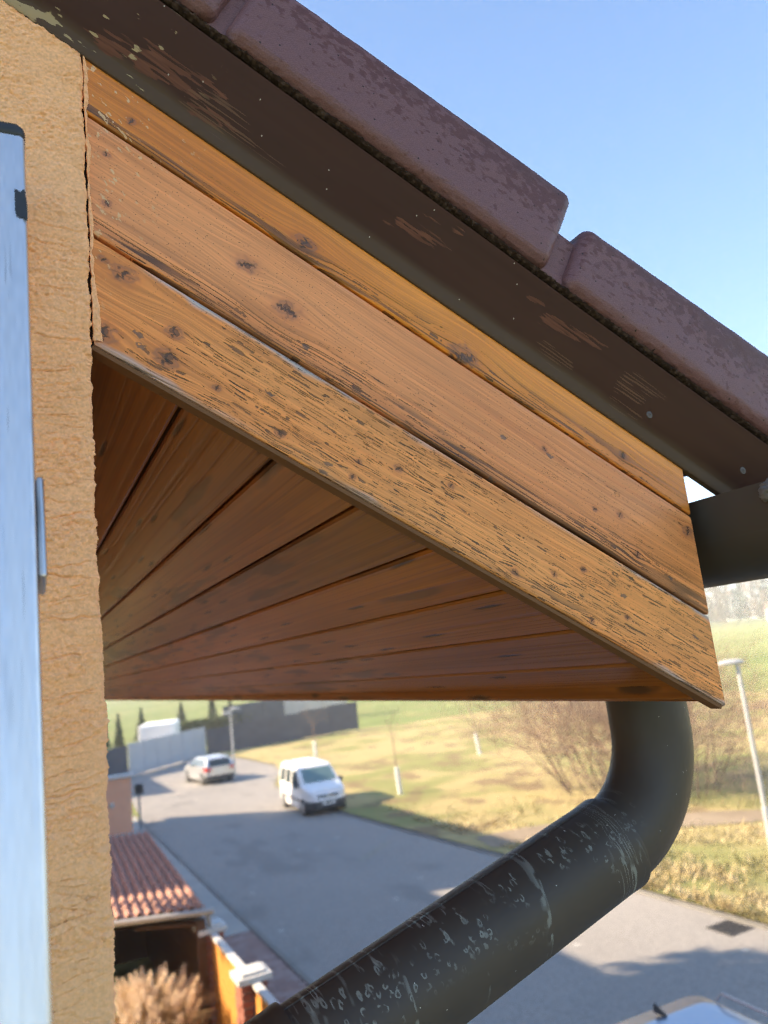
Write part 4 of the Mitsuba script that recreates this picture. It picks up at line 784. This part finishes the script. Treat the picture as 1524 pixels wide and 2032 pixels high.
# white box van behind the gate
wv = thing('delivery_van', 'white box van parked behind the light grey gate', 'van')
tw = T().translate([8.3, 51.6, G0]).rotate([0, 0, 1], 74)
add('cargo_box', M(m3.Manifold.batch_hull([m3.Manifold.sphere(0.12, 16).translate((x, y, z)) for x in (0.12, 4.1) for y in (-1.0, 1.0) for z in (0.6, 2.35)])), 'car_white', wv, tw=tw)
add('cab', M(side([(4.2, 0.4), (4.2, 2.2), (4.7, 2.15), (5.4, 1.3), (6.1, 1.1), (6.2, 0.4)], 1.9, 0.08)), 'car_white', wv, tw=tw)
add('windscreen', M(side([(4.85, 2.0), (5.42, 1.32), (5.47, 1.34), (4.9, 2.05)], 1.6)), 'car_glass', wv, tw=tw)
for x in (1.0, 5.2):
    for sgn in (-1, 1): add('wheel', M(m3.Manifold.cylinder(0.24, 0.36, 0.36, 24).rotate((90, 0, 0)).translate((x, sgn * 0.85 + .12, 0.36))), 'rubber', wv, tw=tw)

# ------------------------------------------------------------------ hedge, conifers, wood beyond the field
mat('conifer_green', lambda p, n, uv: mix((0.035, 0.06, 0.028), (0.06, 0.085, 0.04), noise(p.x * 2, p.y * 2, p.z * 2)), 0.8, 0.2)
mat('hedge_green', lambda p, n, uv: mix((0.05, 0.075, 0.03), (0.10, 0.115, 0.045), noise(p.x * 2, p.y * 2, p.z * 3)), 0.8, 0.2)
def leaves(pts, size, seed):
    r = np.random.default_rng(seed); n = len(pts); a = r.normal(size=(n, 3)); a /= np.linalg.norm(a, axis=1)[:, None]; b = np.cross(a, r.normal(size=(n, 3))); b /= np.linalg.norm(b, axis=1)[:, None]
    s = size * (0.6 + 0.8 * r.random(n))[:, None]
    v = np.stack([pts - a * s, pts + b * s * 0.6, pts + a * s, pts - b * s * .6], 1).reshape(-1, 3); i = np.arange(n)[:, None] * 4
    return trimesh.Trimesh(v, np.vstack([i + [0, 1, 2], i + [0, 2, 3]]), process=False)
def conifer(x, y, h, w, label, seed):
    r = np.random.default_rng(seed); t = thing('conifer', label, 'tree', 'row of conifers beyond the garden'); n = 900; z = r.random(n) ** 1.5
    lay = 1 - 0.35 * ((z * 9) % 1); rad = w * (1 - z) * lay * np.sqrt(0.25 + 0.75 * r.random(n)); a = r.random(n) * 6.283; g = G0 + float(ridge_rise(math.hypot(x, y)))
    add('crown', leaves(np.stack([x + rad * np.cos(a), y + rad * np.sin(a), g + 0.25 + z * (h - .25)], -1), 0.12, seed), 'conifer_green', t, smooth=False)
    add('trunk', tube([(x, y, g - .3), (x, y, g + h * .9)], [0.08, 0.02], 6), 'bark', t)
cf = [(7.0, 70, 2.6, .5, 'narrow dark conifer at the far left of the row beyond the garden'), (7.9, 68, 2.9, .55, 'second dark conifer from the left in the row beyond the garden'), (10.6, 74, 3.0, .8, 'bushy dark conifer third from the left, above the white box van'),
      (14.6, 76, 3.0, .95, 'broad conifer fourth from the left, right of the white box van'), (17.6, 76, 3.6, .9, 'tallest conifer in the row beyond the hedge'), (20.4, 80, 2.6, .8, 'small conifer at the right end of the row beyond the hedge')]
for k, (x, y, h, w, lb) in enumerate(cf): conifer(x, y, h, w, lb, 50 + k)
hd = thing('hedge', 'long trimmed dark green hedge behind the gate', 'hedge')
r = np.random.default_rng(3); n = 9000; f = r.random(n); p0, p1 = np.array([9.5, 63.0]), np.array([19.5, 69.0])
add('foliage', leaves(np.stack([p0[0] + (p1[0] - p0[0]) * f + r.normal(size=n) * .35, p0[1] + (p1[1] - p0[1]) * f + r.normal(size=n) * .35, G0 + 1.7 * r.random(n) ** 0.7], -1), 0.10, 8), 'hedge_green', hd, smooth=False)
mat('bare_wood', lambda p, n, uv: mix((0.23, 0.165, 0.14), (0.17, 0.15, 0.10), noise(p.x * 0.12, p.y * 0.12)), 0.9, 0.1)
mat('pine_wood', (0.045, 0.07, 0.05), 0.9, 0.1)
r = np.random.default_rng(12); A1, A2 = [], []
for k in range(330):
    az = math.radians(32 + 44 * r.random()); d = 395 + 75 * r.random(); x, y = d * math.sin(az), d * math.cos(az); g = G0 + float(ridge_rise(d)) - .3; h = (9 + 12 * r.random()) * (1 + (d - 395) / 140); n = 130
    pine = r.random() < 0.33
    z = r.random(n); rad = h * (0.17 * (1 - z) + 0.02 if pine else 0.24 * np.sin(np.pi * np.clip(0.25 + 0.72 * z, 0, 1))) * np.sqrt(r.random(n)); a = r.random(n) * 6.283
    lf = leaves(np.stack([x + rad * np.cos(a), y + rad * np.sin(a), g + h * (0.12 + 0.88 * z)], -1), 0.85 if not pine else 0.8, 900 + k)
    (A2 if pine else A1).append(lf)
wd_ = thing('wood', 'hazy bare wood on the horizon beyond the green field', 'wood'); say(wd_, kind='stuff')
add('bare_trees', cat_(A1), 'bare_wood', wd_, smooth=False, kind='stuff'); add('pines', cat_(A2), 'pine_wood', wd_, smooth=False, kind='stuff')
mat('house_white', (0.66, 0.62, 0.55), 0.8, 0.2); mat('house_roof', (0.30, 0.16, 0.11), 0.8, 0.2)
fh = thing('far_house', 'tiny pale house at the edge of the hazy wood', 'house')
az = math.radians(53.4); x, y = 385 * math.sin(az), 385 * math.cos(az); g = G0 + float(ridge_rise(385))
add('wall', box(x - 5, x + 5, y - 4, y + 4, g - 1, g + 5.5), 'house_white', fh, smooth=False)
add('roof', prism_y([(x - 5.6, g + 5.4), (x + 5.6, g + 5.4), (x, g + 9)], y - 4.5, y + 4.5), 'house_roof', fh, smooth=False)

# ------------------------------------------------------------------ the row of houses up the street (out of frame, they cast the shade)
def row_house(x0, x1, y0, y1, eave, ridge, label, along_y=True):
    t = thing('row_house', label, 'house', 'row of houses up the street')
    zr, ze = G0 + ridge, G0 + eave
    if along_y:
        xm = (x0 + x1) / 2; add('wall', prism_y([(x0, G0), (x1, G0), (x1, ze), (xm, zr - .3), (x0, ze)], y0, y1), 'salmon_plaster', t, smooth=False)
        k_ = (zr - ze) / (x1 - xm); o = 0.5
        add('roof', prism_y([(x0 - o, ze - o * k_), (xm, zr - .25), (x1 + o, ze - o * k_), (x1 + o, ze - o * k_ + .2), (xm, zr), (x0 - o, ze - o * k_ + .2)], y0 - .3, y1 + .3), 'tile_concrete', t, smooth=False)
    else:
        ym = (y0 + y1) / 2; k_ = (zr - ze) / (y1 - ym); o = .5
        sw_ = lambda m_: trimesh.Trimesh(np.array(m_.vertices)[:, [1, 0, 2]], np.array(m_.faces)[:, ::-1], process=False)
        add('wall', sw_(prism_y([(y0, G0), (y1, G0), (y1, ze), (ym, zr - .3), (y0, ze)], x0, x1)), 'salmon_plaster', t, smooth=False)
        add('roof', sw_(prism_y([(y0 - o, ze - o * k_), (ym, zr - .25), (y1 + o, ze - o * k_), (y1 + o, ze - o * k_ + .2), (ym, zr), (y0 - o, ze - o * k_ + .2)], x0 - .3, x1 + .3)), 'tile_concrete', t, smooth=False)
row_house(-9, -0.6, 16.2, 21.9, 5.2, 9.0, 'salmon plastered row house next up the street behind the ochre corner')
row_house(-8, -0.7, 22.3, 33.2, 4.6, 11.2, 'tall salmon plastered house beyond the garden, hidden behind the ochre corner')
row_house(-10, -1.0, 44, 56, 5.0, 8.6, 'salmon plastered house at the end of the street, hidden behind the ochre corner')

# unseen pine added behind the row so its high crown shades the road
pt = thing('added_shade_pine', 'unseen tall pine added behind the ochre house corner to shade the road', 'tree')
r = np.random.default_rng(31); u_ = r.normal(size=(5200, 3)); u_ /= np.linalg.norm(u_, axis=1)[:, None]; u_ *= (r.random(5200) ** 0.4)[:, None]
add('crown', leaves(u_ * [1.9, 1.7, 1.9] * (0.75 + 0.5 * meshkit.noise(u_ * 3, 4))[:, None] + [-5.6, 14.9, 4.6], 0.16, 32), 'conifer_green', pt, smooth=False)
add('trunk', tube([(-5.6, 14.9, G0), (-5.5, 14.9, 0), (-5.6, 14.9, 5.5)], [0.17, 0.13, 0.04], 10), 'bark', pt)
# ------------------------------------------------------------------ the air
scene['haze'] = {'type': 'cube', 'to_world': T().translate([0, 0, 17.0]).scale([3600, 3600, 24.5]), 'bsdf': {'type': 'null'}, 'interior': {'type': 'ref', 'id': 'air'}}
labels['haze'] = {'kind': 'stuff', 'label': 'thin pale haze over the far field and wood', 'category': 'haze'}
